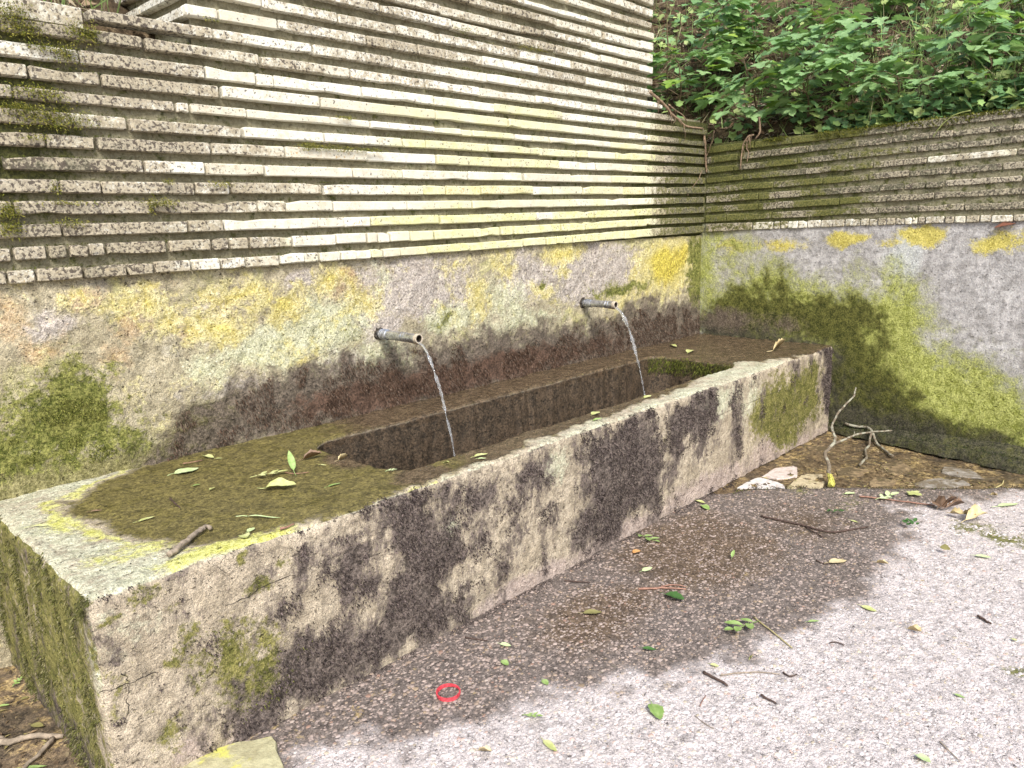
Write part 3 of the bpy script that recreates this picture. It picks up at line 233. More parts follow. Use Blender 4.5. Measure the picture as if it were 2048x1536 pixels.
def painted(name, baseA, baseB, layers, bump=.004, tints=(), crv=(38, .22, .55), pores=.5, rough=.95, stretch=(1, 1, 1), grain=90):
    """rough concrete: base tones, then stain layers whose extents are stored on the mesh"""
    m = NT(name, rough); vs = m.vec(stretch)
    big = m.noise(5, 5, .65); mid = m.noise(22, 5, .65); fine = m.noise(grain, 4, .7); tiny = m.noise(grain * 3.2, 2, .6)
    col = m.mix(m.step(big, .35, .65), baseA, baseB)
    col = m.mix(m.step(mid, .42, .68), col, [c * .72 for c in baseA])
    for k, (tc_, lo, sc_) in enumerate(tints):
        col = m.mix(m.step(m.noise(sc_, 6, .7, m.vec((1, 1, 1), (k * 5.3, 2 + k, k * 9.1)), .8), lo, lo + .14, 0, .8), col, tc_)
    A, _ = m.attr('StainA'); B, _ = m.attr('StainB'); ch = A + B
    roughv = rough; flat = 1.0
    for i, L in enumerate(layers):
        idx, ca, cb, sc, amp, sharp = L[:6]
        va = m.vec((1, 1, .6) if len(L) > 6 and L[6] else (1, 1, 1), (3.1 * i, 7.7 * i, 1.3 * i))
        nz = m.math('ADD', m.math('MULTIPLY', m.noise(sc * .55, 5, .7, va, .6), .55), m.math('MULTIPLY', m.noise(sc * 2.6, 5, .72, va), .45))
        nz = m.math('MULTIPLY_ADD', fine, .22, m.math('MULTIPLY', nz, .9))
        lv = m.math('MULTIPLY_ADD', m.math('SUBTRACT', nz, .56), amp * 1.5, ch[idx])
        k = m.step(lv, .5 - sharp, .5 + sharp)
        if len(L) > 7: k = m.math('MULTIPLY', k, L[7])
        cc = m.mix(m.step(m.math('MULTIPLY_ADD', mid, .5, m.math('MULTIPLY', fine, .6)), .42, .68), ca, cb)
        if len(L) > 9: cc = m.mix(m.step(ch[idx], .78, 1.08), cc, m.mix(m.step(fine, .4, .62), *L[9]))
        col = m.mix(k, col, cc)
        if len(L) > 8 and L[8]: roughv = m.math('MULTIPLY_ADD', k, L[8] - rough, roughv); flat = m.math('MULTIPLY', flat, m.math('MULTIPLY_ADD', k, -.45, 1.0))
    # grain and pores: pits in the surface
    col = m.mix(1.0, col, m.mix(m.step(tiny, .3, .72), (.72, .72, .72), (1.38, 1.36, 1.32)), 'MULTIPLY')
    col = m.mix(1.0, col, m.mix(m.step(fine, .3, .7), (.82, .82, .82), (1.18, 1.18, 1.17)), 'MULTIPLY')
    pit = m.step(m.noise(55, 3, .75, m.vec((1, 1, 1.5), (9, 2, 4))), .60, .72)
    col = m.mix(m.math('MULTIPLY', pit, pores), col, m.mix(1.0, col, (.22, .20, .18), 'MULTIPLY'))
    crev = m.step(m.voro(crv[0], m.warped(), 'DISTANCE_TO_EDGE'), .05, .0)
    crev = m.math('MULTIPLY', crev, m.step(m.noise(crv[0] * .3, 3), crv[2], crv[2] + .16)); col = m.mix(m.math('MULTIPLY', crev, pores * crv[1]), col, m.mix(1.0, col, (.25, .22, .2), 'MULTIPLY'))
    h = m.math('ADD', m.math('MULTIPLY', fine, .55), m.math('MULTIPLY', mid, 1.0))
    h = m.math('ADD', h, m.math('MULTIPLY', tiny, .22)); h = m.math('SUBTRACT', h, m.math('ADD', m.math('MULTIPLY', pit, .7), m.math('MULTIPLY', crev, crv[1])))
    if not isinstance(flat, float): h = m.math('MULTIPLY', h, flat)
    return m.out(col, m.bump(h, bump * 2.2, 1.0), roughv)
def vcol_mat(name, rough=.9, spec=.2, trans=0.0, var=.3, scale=60):
    m = NT(name, rough, spec); _, c = m.attr('Col')
    c = m.mix(m.math('MULTIPLY', m.noise(scale, 3), var), c, (.02, .02, .01))
    m.out(c)
    if trans:
        t = m.n('ShaderNodeBsdfTranslucent'); m.put(t.inputs['Color'], c)
        x = m.n('ShaderNodeMixShader'); x.inputs[0].default_value = trans
        m.t.links.new(m.b.outputs[0], x.inputs[1]); m.t.links.new(t.outputs[0], x.inputs[2])
        m.t.links.new(x.outputs[0], m.t.nodes['Material Output'].inputs['Surface'])
    return m.m
def fuzz(name, pts, nrm, length, width, col, mat, parent, droop=0.0, spread=.8, kind='stuff', colvar=.35):
    """tufts of moss: one bent blade (two triangles) per point"""
    n = len(pts)
    if n == 0: return None
    pts = np.asarray(pts, float); nrm = np.asarray(nrm, float)
    d = nrm + spread * RNG.normal(size=(n, 3)) * .6; d[:, 2] -= droop; d /= np.linalg.norm(d, axis=1)[:, None]
    s = np.cross(d, RNG.normal(size=(n, 3))); s /= np.linalg.norm(s, axis=1)[:, None]
    L = (np.asarray(length) * RNG.uniform(.5, 1.4, n))[:, None]; w = (np.asarray(width) * RNG.uniform(.6, 1.4, n))[:, None]
    b = pts - nrm * .001; tip = b + d * L; tip[:, 2] -= droop * L[:, 0] * .4
    mid = b + d * L * .5
    v = np.concatenate([b - s * w * .5, b + s * w * .5, mid + s * w * .45, mid - s * w * .45, tip])
    i = np.arange(n)
    q = np.stack([i, i + n, i + 2 * n, i + 3 * n], 1); t = np.stack([i + 3 * n, i + 2 * n, i + 4 * n], 1)
    me = np_mesh(name, v, t, q)
    c = np.asarray(col, float)
    if c.ndim == 1: c = np.tile(c, (n, 1))
    c = c * RNG.uniform(1 - colvar, 1 + colvar, (n, 1)); attr(me, 'Col', np.tile(c, (5, 1)))
    return link(name, me, mat, parent, kind)
M_MOSS = vcol_mat('moss', .95, .1)
# ---------------------------------------------------------------- materials of the structure
# channels on the main wall: A = yellow, orange, grey, pale   B = green, olive, dark, brown
M_WALL = painted('stained_concrete_wall', (.37, .325, .22), (.47, .42, .30), [
    (2, (.33, .29, .262), (.53, .48, .44), 12, 1.6, .22, False, .9),
    (3, (.43, .44, .27), (.60, .60, .44), 12, 1.5, .22, False, .9),
    (1, (.42, .25, .10), (.60, .47, .32), 12, 2.1, .26, False, .6),
    (0, (.50, .42, .10), (.66, .61, .33), 10, 2.6, .26, False, .78, 0, ((.46, .36, .02), (.68, .60, .08))),
    (5, (.15, .14, .055), (.29, .265, .13), 12, 1.2, .28),
    (4, (.07, .085, .014), (.25, .25, .075), 16, 2.2, .2),
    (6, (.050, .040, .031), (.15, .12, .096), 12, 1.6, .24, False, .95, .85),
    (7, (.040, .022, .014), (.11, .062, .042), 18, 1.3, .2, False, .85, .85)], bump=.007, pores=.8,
    tints=[((.44, .42, .20), .52, 3.5), ((.34, .31, .27), .56, 6), ((.56, .52, .42), .58, 9), ((.27, .26, .13), .60, 7)])
M_SIDE = painted('stained_concrete_side', (.33, .318, .31), (.47, .455, .45), [
    (3, (.44, .46, .45), (.56, .58, .57), 20, .9, .25, False, .8),
    (0, (.38, .32, .04), (.54, .47, .12), 16, 1.4, .22, False, .9),
    (4, (.16, .18, .03), (.38, .40, .13), 12, 1.15, .34),
    (5, (.028, .033, .006), (.115, .115, .028), 14, 1.4, .26),
    (6, (.030, .028, .020), (.075, .07, .045), 12, 1.1, .26),
    (7, (.06, .045, .035), (.15, .12, .09), 14, 1.2, .26)], bump=.004, pores=.85, grain=110, tints=[((.28, .265, .255), .54, 8), ((.50, .49, .48), .56, 14)])
# trough: A = dark, green, pink, pale   B = wet, brown, yellow, inner
M_TROUGH = painted('mossy_concrete_trough', (.36, .305, .225), (.50, .43, .33), [
    (2, (.32, .255, .225), (.45, .37, .33), 14, 1.5, .28, True, .9),
    (3, (.38, .39, .27), (.58, .58, .44), 12, 1.6, .25, False, .9),
    (1, (.09, .095, .02), (.24, .22, .075), 20, 1.9, .16),
    (4, (.055, .046, .010), (.165, .138, .045), 9, .85, .22, False, .95, .55),
    (5, (.045, .031, .020), (.13, .092, .062), 14, 1.0, .2, False, .9, .5),
    (6, (.46, .46, .08), (.60, .60, .22), 16, 1.6, .22, False, .9),
    (0, (.034, .026, .024), (.17, .138, .122), 15, 2.1, .21, True, .95),
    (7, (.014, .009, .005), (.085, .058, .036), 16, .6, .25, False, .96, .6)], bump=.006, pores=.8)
M_TROUGH_TOP = M_TROUGH
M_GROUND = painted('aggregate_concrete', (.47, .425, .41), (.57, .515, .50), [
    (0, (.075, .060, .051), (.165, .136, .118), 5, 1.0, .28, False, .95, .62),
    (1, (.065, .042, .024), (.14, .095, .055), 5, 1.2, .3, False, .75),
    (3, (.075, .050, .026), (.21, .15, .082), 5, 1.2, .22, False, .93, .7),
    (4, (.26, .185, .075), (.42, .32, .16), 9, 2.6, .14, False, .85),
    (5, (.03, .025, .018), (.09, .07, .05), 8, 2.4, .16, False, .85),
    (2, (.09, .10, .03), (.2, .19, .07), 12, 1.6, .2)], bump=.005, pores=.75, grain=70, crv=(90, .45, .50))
def stone_material():
    m = NT('weathered_stone', .85, .25)
    A, _ = m.attr('StainA'); rnd = m.n('ShaderNodeObjectInfo').outputs['Random']
    dirt, alg, moss, rust = A
    off = m.n('ShaderNodeVectorMath', operation='ADD'); m.put(off.inputs[0], m.pos)
    cmb = m.n('ShaderNodeCombineXYZ'); m.put(cmb.inputs[0], m.math('MULTIPLY', rnd, 9)); m.put(cmb.inputs[2], m.math('MULTIPLY', rnd, 5))
    m.put(off.inputs[1], cmb.outputs[0]); v = off.outputs[0]
    big = m.noise(7, 5, .65, v); mid = m.noise(28, 5, .7, v); fine = m.noise(110, 4, .7, v); blot = m.noise(78, 3, .62, v)
    col = m.mix(rnd, (.56, .53, .42), (.68, .665, .58))
    col = m.mix(m.step(mid, .45, .7, 0, .6), col, (.50, .42, .28))
    col = m.mix(m.step(m.math('MULTIPLY_ADD', m.math('SUBTRACT', big, .5), .9, alg), .35, .75, 0, .85), col, m.mix(m.step(mid, .35, .65), (.54, .53, .22), (.60, .58, .40)))
    col = m.mix(m.step(m.math('MULTIPLY_ADD', m.math('SUBTRACT', blot, .5), 1.6, rust), .45, .65, 0, .9), col, m.mix(m.step(fine, .4, .6), (.40, .23, .06), (.50, .34, .14)))
    # thin lichen film, then dark specks, both growing with the dirt stored on the stone
    dl = m.math('MULTIPLY_ADD', m.math('SUBTRACT', m.math('MULTIPLY_ADD', fine, .5, m.math('MULTIPLY', mid, .6)), .55), 2.4, dirt)
    film = m.mix(m.step(fine, .38, .62), (.19, .16, .11), (.40, .345, .24))
    col = m.mix(m.step(dl, .40, .72, 0, .86), col, film)
    sp = m.math('SUBTRACT', blot, m.math('MULTIPLY', dirt, .14))
    sp2 = m.math('MULTIPLY_ADD', m.math('SUBTRACT', fine, .5), .35, sp)
    col = m.mix(m.step(sp2, .37, .30, 0, .85), col, (.055, .042, .035))
    heavy = m.step(dirt, .85, 1.3, 0, .85)
    col = m.mix(m.math('MULTIPLY', heavy, m.step(mid, .62, .40)), col, m.mix(m.step(fine, .35, .7), (.045, .045, .024), (.16, .155, .098)))
    ml = m.math('MULTIPLY_ADD', m.math('SUBTRACT', mid, .5), 1.3, moss)
    col = m.mix(m.step(ml, .40, .68, 0, .92), col, m.mix(m.step(fine, .35, .65), (.045, .055, .012), (.15, .145, .035)))
    h = m.math('ADD', m.math('MULTIPLY', fine, .5), m.math('ADD', mid, m.math('MULTIPLY', blot, .4)))
    return m.out(col, m.bump(h, .0045))
M_STONE = stone_material()
def mortar_material():
    m = NT('mossy_mortar', .95, .15)
    A, _ = m.attr('StainA')
    n = m.noise(18, 5, .7); f = m.noise(90, 4, .7)
    c = m.mix(m.step(n, .35, .65), (.18, .163, .10), (.335, .31, .21))
    c = m.mix(m.step(f, .5, .75, 0, .8), c, (.09, .078, .05))
    c = m.mix(m.step(m.math('MULTIPLY_ADD', m.math('SUBTRACT', n, .5), 1.5, A[2]), .40, .65, 0, .9), c, m.mix(m.step(f, .4, .6), (.03, .036, .009), (.10, .105, .028)))
    return m.out(c, m.bump(m.math('ADD', f, m.math('MULTIPLY', n, 1.5)), .012))
M_MORTAR = mortar_material()
# ---------------------------------------------------------------- main wall
wall = thing('retaining_wall', 'tall ribbed wall of pale stone strips above yellow stained concrete behind the trough', 'wall', (-2.3, 0, 0))
side = thing('retaining_wall', 'low dark mossy stone strip wall with grey concrete below, closing the far end of the trough', 'wall', (0, -1.5, 0))
def moss_main(x, z):
    r = np.clip((x + .80 + .18 * (z < 1.75)) / .42, 0, 1) * np.clip((2.35 - z) / .1, 0, 1)
    r = np.maximum(r, .75 * np.clip((-4.05 - x) / .4, 0, 1) * np.clip((z - 1.45) / .2, 0, 1))
    return r
# concrete below the strips
xs = dense(-8, .03, -4.75, .03, .0125, .4); zs = dense(-.1, 1.318, .50, 1.318, .0125, .15)
v, q, U, V = grid(xs, zs, lambda u, w: np.stack([u, np.zeros(len(u)), w], 1))
d = disp(v, .013, .006); d[:, 0] *= .3; d[:, 2] *= .3
edge = np.clip((-v[:, 0]) / .02, 0, 1); d *= edge[:, None]
v = v + d; v[:, 1] += .004
me = np_mesh('concrete_base', v, None, q)
L = lambda k, **a: level('wall', k, U, V, **a)
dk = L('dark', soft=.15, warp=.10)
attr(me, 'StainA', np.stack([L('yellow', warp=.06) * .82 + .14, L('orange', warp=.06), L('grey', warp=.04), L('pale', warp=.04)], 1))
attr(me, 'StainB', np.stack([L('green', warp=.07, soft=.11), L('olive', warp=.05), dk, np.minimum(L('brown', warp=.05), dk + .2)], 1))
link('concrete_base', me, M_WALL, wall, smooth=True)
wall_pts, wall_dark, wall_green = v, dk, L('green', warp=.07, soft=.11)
# mortar behind the strips: lower full length, then the raised middle part
def mortar(name, x0, x1, z0, z1, parent, fn):
    v, q, U, V = grid(np.arange(x0, x1 + .001, .02), np.arange(z0, z1 + .001, .012), fn)
    me = np_mesh(name, v, None, q)
    a = np.zeros((len(v), 4)); 
    return me, v, U, V, a
me, v, U, V, a = mortar('mortar_backing', -8, .04, 1.29, 2.10, wall, lambda u, w: np.stack([u, .003 + .02 * (w < 1.325) + .009 * fbm(np.stack([u, u * 0, w], 1), 14, 3, 5), w], 1))
a[:, 2] = .40 + .6 * moss_main(U, V); attr(me, 'StainA', a); link('mortar_backing', me, M_MORTAR, wall)
me, v, U, V, a = mortar('mortar_backing', -3.70, -.72, 2.10, 2.91, wall, lambda u, w: np.stack([u, .003 + .02 * (w < 1.325) + .009 * fbm(np.stack([u, u * 0, w], 1), 14, 3, 5), w], 1))
a[:, 2] = .33; attr(me, 'StainA', a); link('mortar_backing', me, M_MORTAR, wall)
def box(x0, x1, y0, y1, z0, z1):
    v = [(x, y, z) for x in (x0, x1) for y in (y0, y1) for z in (z0, z1)]
    return v, [(0, 1, 3, 2), (4, 6, 7, 5), (0, 4, 5, 1), (2, 3, 7, 6), (0, 2, 6, 4), (1, 5, 7, 3)]
def wbox(name, b, parent, mat=M_MORTAR, moss=.35):
    me = mesh(name, *b); attr(me, 'StainA', np.tile([.5, 0, moss, 0], (len(me.vertices), 1))); return link(name, me, mat, parent)
wbox('wall_core', box(-8, -.012, .03, .32, -.1, 2.112), wall)
wbox('wall_core', box(-3.69, -.73, .034, 1.25, 2.0, 2.92), wall)
# the stone strips
def stone(x0, x1, zt, zb, fn, front, depth, st, name='brick', parent=None, rough=1.0, seed=0):
    """one strip of stone: worn bevels, uneven edges. fn maps (along, outward, up) to the wall"""
    r = random.Random(seed)
    ln = x1 - x0; n = max(2, min(7, int(ln / .075)))
    al = [x0, x0 + .005] + [x0 + ln * k / n for k in range(1, n)] + [x1 - .005, x1]
    v = []; nr = len(al); j = .0009 * rough
    chip = r.randrange(nr) if r.random() < .35 else -1; chip2 = r.randrange(nr) if r.random() < .25 else -1
    t0, t1, b0, b1 = zt(x0), zt(x1), zb(x0), zb(x1); zt = lambda x: t0 + (t1 - t0) * (x - x0) / ln; zb = lambda x: b0 + (b1 - b0) * (x - x0) / ln
    for i, x in enumerate(al):
        end = i in (0, nr - 1); e = .006 if end else 0.0
        t = zt(x) - e * r.uniform(.3, 1.2) + r.uniform(-j, j) - (r.uniform(.004, .010) if i == chip else 0); b = zb(x) + e * .7 * r.uniform(.3, 1.2) + r.uniform(-j, j) + (r.uniform(.003, .007) if i == chip2 else 0)
        f = front - e * r.uniform(.6, 1.5) + r.uniform(-j, j)
        for o, z in ((-depth, t), (f - .008, t), (f, t - .0045 * r.uniform(.6, 1.5)), (f + r.uniform(-.001, .001), b + .004 * r.uniform(.6, 1.4)), (f - .006, b), (-depth, b)):
            v.append(fn(x, o, z))
    F = []
    for i in range(nr - 1):
        for k in range(6):
            if k == 5: continue
            F.append((i * 6 + k, i * 6 + k + 1, (i + 1) * 6 + k + 1, (i + 1) * 6 + k))
    F.append(tuple(range(5, -1, -1))); F.append(tuple((nr - 1) * 6 + k for k in range(6)))
    me = mesh(name, v, F)
    attr(me, 'StainA', np.array([st(x) for x in al for _ in range(6)]))
    return link(name, me, M_STONE, parent)
def inside(pt, x0, x1, zb, zt): return x0 <= pt[0] <= x1 and zb - .004 <= pt[1] <= zt + .004
def main_stain(x0, x1, zc, z0, z1, rnd, n_course):
    xm = (x0 + x1) / 2
    white = any(inside(p, x0, x1, z0, z1) for p in T['WHITE']); yel = any(inside(p, x0, x1, z0, z1) for p in T['YELL']); rust = any(inside(p, x0, x1, z0, z1) for p in T['RUST'])
    off = rnd.gauss(0, .10)
    def f(x):
        left = np.clip((-3.15 - x) / .75, 0, 1) * (1 if zc < 2.2 else .6); up = np.clip((zc - 2.0) / .12, 0, 1)
        d = .10 + .58 * left + .40 * up * (.9 if x > -3.3 else .6) + off
        d += .40 * float(fbm(np.array([[x, zc * 4, 1.]]), 2.2, 2, 401)[0]) * (0 if white else 1)
        d += .25 * np.clip((-3.9 - x) / .4, 0, 1) * (zc < 2.0)
        m = float(moss_main(np.array([x]), np.array([zc]))[0])
        al = .45 * np.clip((x + 3.3) / .8, 0, 1) * (1 - up) + .12 + off + (.15 if zc < 1.5 else 0)
        ru = .18 + rnd.gauss(0, .08)
        if n_course <= 2 and x < -3: ru += .06
        if white: d = min(d, .05); al = .05; ru = -.2
        if yel: al = 1.1; d = .05
        if rust: ru = .36
        if x > -.75 and zc < 2.1: d = max(d, .40 + .85 * np.clip((x + .75) / .4, 0, 1))
        return (d, al, m * .50 + .02, ru)
    return f
rnd = random.Random(3); sid = 0
FM = lambda x, o, z: (x, -o, z)
for ci, (tops, bots, joints) in enumerate(T['MAIN']):
    tx, tz = zip(*tops); bx, bz = zip(*bots)
    ft = lambda x, tx=tx, tz=tz: float(np.interp(x, tx, tz)); fb = lambda x, bx=bx, bz=bz: float(np.interp(x, bx, bz))
    n = ci + 1
    if len(tx) > 4:
        pt, pb = np.polyfit(tx, tz, 2 if n > 2 else 4), np.polyfit(bx, bz, 2 if n > 2 else 4)
        ft = lambda x, p=pt, lo=tx[0]: float(np.polyval(p, max(x, lo))); fb = lambda x, p=pb, lo=bx[0]: float(np.polyval(p, max(x, lo)))
    xa, xb = (-5.6, -.002) if n <= 11 else ((-5.6, -.40) if n == 12 else ((-4.058, -.58) if n == 13 else (-3.724, -.697)))
    js = sorted(j for j in joints if xa + .03 < j < xb - .03)
    lo = js[0] if js else xb
    while lo - xa > .5 and n <= 12:
        lo -= rnd.uniform(.18, .42); js.append(lo)
    js = [xa] + sorted(js) + [xb]
    for a, b in zip(js, js[1:]):
        # break up a run longer than any stone on the wall
        cuts = [a] + ([a + (b - a) * rnd.uniform(.4, .6)] if b - a > .75 else []) + [b]
        for c0, c1 in zip(cuts, cuts[1:]):
            g = rnd.choice([.0022, .0026, .003, .0036, .007])
            zc = (ft((c0 + c1) / 2) + fb((c0 + c1) / 2)) / 2; sid += 1
            dz = rnd.gauss(0, .0012)
            stone(c0 + g, c1 - g, lambda x: ft(x) + dz, lambda x: fb(x) + dz, FM, (.024 if n < 12 else .027) + rnd.gauss(0, .0035), .03 if n < 14 else .02,
                  main_stain(c0, c1, zc, fb((c0 + c1) / 2), ft((c0 + c1) / 2), rnd, n), parent=wall, seed=sid)
# return of the raised part into the slope, seen at the upper left
FR = lambda y, o, z: (-3.724 + .028 - o, y, z)
for n in range(14, 24):
    tops, bots, _ = T['MAIN'][n - 1]; zt, zb = tops[0][1], bots[0][1]
    y = -.001
    while y < 1.2:
        y2 = min(1.25, y + rnd.uniform(.25, .45)); sid += 1
        dd = rnd.uniform(.35, .75)
        stone(y + .002, y2 - .002, lambda x: zt, lambda x: zb, FR, .028, .01, lambda x: (dd, .1, .25, .2), parent=wall, seed=sid); y = y2
# loose capping block on the low left part
stone(-4.47, -4.07, lambda x: 2.19, lambda x: 2.122, FM, .012, .10, lambda x: (.62, 0, .3, 0), parent=wall, seed=901, rough=3)
stone(-5.2, -4.49, lambda x: 2.165, lambda x: 2.122, FM, .006, .10, lambda x: (.8, 0, .6, 0), parent=wall, seed=902, rough=3)
# ---------------------------------------------------------------- side wall (x = 0)
ys = dense(-5.5, .03, -2.45, .03, .0125, .3); zs = dense(-.15, 1.40, -.03, 1.40, .0125, .1)
v, q, U, V = grid(ys, zs, lambda u, w: np.stack([np.zeros(len(u)), u, w], 1))
d = disp(v, .008, .0035); d[:, 1:] *= .3; d *= np.clip((-v[:, 1]) / .02, 0, 1)[:, None]
v = v + d; v[:, 0] += .002
me = np_mesh('concrete_base', v, None, q[:, ::-1])
L = lambda k, **a: level('right', k, U, V, **a)
sg, so, sd_ = L('green', soft=.21, warp=.15), L('olive', soft=.14, warp=.14), L('dark', soft=.16, warp=.10)
attr(me, 'StainA', np.stack([L('yellow', warp=.05), 0 * U, 0 * U, L('pale')], 1))
attr(me, 'StainB', np.stack([sg, so, sd_, L('brown')], 1))
link('concrete_base', me, M_SIDE, side, smooth=True)
side_pts, side_green, side_olive, side_dark = v, sg, so, sd_
v, q, U, V = grid(np.arange(-5.5, .041, .02), np.arange(1.30, 1.96, .012), lambda u, w: np.stack([-.002 + .02 * (w < 1.385) + .008 * fbm(np.stack([u * 0, u, w], 1), 14, 3, 8), u, w], 1))
me = np_mesh('mortar_backing', v, None, q[:, ::-1]); a = np.zeros((len(v), 4)); a[:, 2] = .46 + .25 * np.clip((U + 1.2) / .6, 0, 1)
attr(me, 'StainA', a); link('mortar_backing', me, M_MORTAR, side)
wbox('wall_core', box(.03, .30, -5.5, -.0, -.2, 1.945), side, moss=.6)
FS = lambda y, o, z: (-o, y, z)
pv = lambda c, y: c[0] * y * y + c[1] * y + c[2]
for ci, (ct, cb, joints) in enumerate(T['RIGHT']):
    cl = lambda y: max(y, -2.6)
    ft = lambda y: pv(ct, cl(y)); fb = lambda y: pv(cb, cl(y))
    js = [j for j in joints if -2.35 < j < -.04]; lo = min(js)
    while lo > -4.6: lo -= rnd.uniform(.2, .45); js.append(lo)
    js = sorted(js) + [-.03]
    for a, b in zip(js, js[1:]):
        k = max(1, int(round((b - a) / .48)))
        cuts = [a + (b - a) * i / k + (rnd.uniform(-.05, .05) if 0 < i < k else 0) for i in range(k + 1)]
        for c0, c1 in zip(cuts, cuts[1:]):
            ym = (c0 + c1) / 2; zc = (ft(ym) + fb(ym)) / 2; sid += 1
            wh = any(inside(p, c0, c1, fb(ym), ft(ym)) for p in T['RWHITE'])
            if wh and ci > 3: c0 = max(c0, -1.985)
            off = rnd.gauss(0, .12)
            def st(y, off=off, wh=wh, zc=zc, ci=ci):
                m = np.clip((y + 1.45) / .5, 0, 1) * .50 + .12
                m += .55 * fbm(np.array([[y, zc * 3, 2.]]), 5, 2, 9)[0]
                if ci == 8: m += .12
                if ci == 0: m = .30 if y < -.7 else .5
                d = (1.12 if ci else .66) + off
                if wh: d = .35 + .8 * abs(fbm(np.array([[y, zc, 5.]]), 7, 2, 403)[0]); m = -.2
                return (d, .25 if ci == 0 else .4, m, .05 + (.15 if ci < 1 else 0))
            g = rnd.choice([.0012, .002, .003])
            dz = rnd.gauss(0, .001)
            stone(c0 + g, c1 - g, lambda x: ft(x) + dz, lambda x: fb(x) + dz, FS, .014 + rnd.gauss(0, .002), .03 if ci < 8 else .20, st, parent=side, seed=sid)
# tile shard set in the concrete
me = mesh('tile_shard', [(-.03, -1.86, 1.338), (-.028, -1.95, 1.356), (-.028, -1.962, 1.362), (-.03, -1.90, 1.368), (.02, -1.86, 1.338), (.02, -1.95, 1.356), (.02, -1.962, 1.362), (.02, -1.90, 1.368)],
          [(0, 1, 2, 3), (0, 4, 5, 1), (1, 5, 6, 2), (2, 6, 7, 3), (3, 7, 4, 0)])
link('tile_shard', me, plain('terracotta', (.20, .085, .055), .9, .3, 50), side)
# mossy footing along the bottom of the side wall
ys = np.arange(-5.4, -.90, .015); cs = np.linspace(0, 1, 22)
def foot(u, c):
    wd = np.interp(u, [-5.4, -2.17, -1.64, -1.32, -1.0, -.9], [.55, .235, .15, .075, .03, .02]) + .02 * fbm(np.stack([u, c * 0, c * 0], 1), 7, 2, 31)
    hgt = np.interp(u, [-5.4, -2.2, -1.0], [.09, .075, .06]) + .015 * fbm(np.stack([u, c * 0, c * 0], 1), 9, 2, 33)
    x = -wd * (1 - c); prof = np.interp(c, [0, .08, .22, .42, .62, .82, 1], [-.02, .55, .85, .50, .62, .95, 1.25])
    return np.stack([x + .004, u, hgt * prof], 1) + np.stack([.006 * fbm(np.stack([u, c, c], 1), 30, 3, 41)] * 3, 1)
v, q, U, V = grid(ys, cs, foot)
me = np_mesh('footing', v, None, q[:, ::-1]); a = np.zeros((len(v), 4)); attr(me, 'StainA', a); b = a.copy(); b[:, 1] = .85; b[:, 2] = .6; attr(me, 'StainB', b)
link('footing', me, M_SIDE, side, smooth=True); foot_pts = v
# ---------------------------------------------------------------- trough
trough = thing('concrete_trough', 'long mossy concrete water trough standing against the stained wall', 'trough', (XL / 2, -W / 2, 0))
BX0, BX1, BY0, BY1, BR = -3.515, -.965, -.83, -.238, .12
def rr_sd(x, y):
    cx, cy = (BX0 + BX1) / 2, (BY0 + BY1) / 2; hx, hy = (BX1 - BX0) / 2 - BR, (BY1 - BY0) / 2 - BR
    qx, qy = np.abs(x - cx) - hx, np.abs(y - cy) - hy
    return np.hypot(np.maximum(qx, 0), np.maximum(qy, 0)) + np.minimum(np.maximum(qx, qy), 0) - BR
def round_edges(p, r=.03, k=.30):
    q = p.copy()
    fy, fz, fx = p[:, 1] + W, H - p[:, 2], p[:, 0] - XL
    for (A_, a), (B_, b) in (((fy, (0, 1, 0)), (fz, (0, 0, -1))), ((fx, (1, 0, 0)), (fz, (0, 0, -1))), ((fx, (1, 0, 0)), (fy, (0, 1, 0)))):
        t = np.maximum(np.abs(A_), np.abs(B_)); s = np.where(np.minimum(np.abs(A_), np.abs(B_)) < 1e-6, k * r * np.clip(1 - t / r, 0, 1) ** 2, 0)
        q += s[:, None] * (np.array(a) + np.array(b))
    return q
tx = np.concatenate([np.linspace(XL, XL + .06, 9)[:-1], np.linspace(XL + .06, 0, 372)]); tz = np.concatenate([np.linspace(0, H - .05, 45)[:-1], np.linspace(H - .05, H, 8)])
ty = np.concatenate([np.linspace(-W, -W + .05, 8)[:-1], np.linspace(-W + .05, .02, 78)])
def trough_face(vs, q, A, B, flip=False):
    v = round_edges(vs); v = v + disp(vs, .008, .0045) * (np.clip((vs[:, 0] + 4.7), 0, 1) * 0 + 1)[:, None]
    me = np_mesh('face', v, None, q[:, ::-1] if flip else q); attr(me, 'StainA', A); attr(me, 'StainB', B); return me, v
Z = lambda u: np.zeros(len(u))
# front
vs, q, U, V = grid(tx, tz, lambda u, w: np.stack([u, Z(u) - W, w], 1))
L = lambda k, **a: level('front', k, U, V, **a)
fd, fg = L('dark', soft=.10, warp=.10), L('green', soft=.12, warp=.10)
strk = fbm(np.stack([U * 3.0, U * 0, V * .8], 1), 4, 3, 61)
fd = np.clip(np.maximum(fd, .30 + .42 * strk * np.clip((U + 4.1) / .5, 0, 1)), 0, 1)
fp = np.maximum(L('pink'), .62 * np.clip((.10 - V) / .06, 0, 1) * np.clip((U + 3.5) / .6, 0, 1))
pal = np.maximum(L('pale'), .50 * np.clip(1 - (H - V) / .014, 0, 1) * (U < -1.3))
soil_d = np.clip((.05 - V) / .05, 0, 1) * np.clip((-3.5 - U) / .5, 0, 1) * .5
me_f, v_f = trough_face(vs, q, np.stack([np.maximum(fd, soil_d), fg, fp, pal], 1), np.stack([Z(U)] * 4, 1))
front_pts, front_dark, front_green = v_f, fd, fg
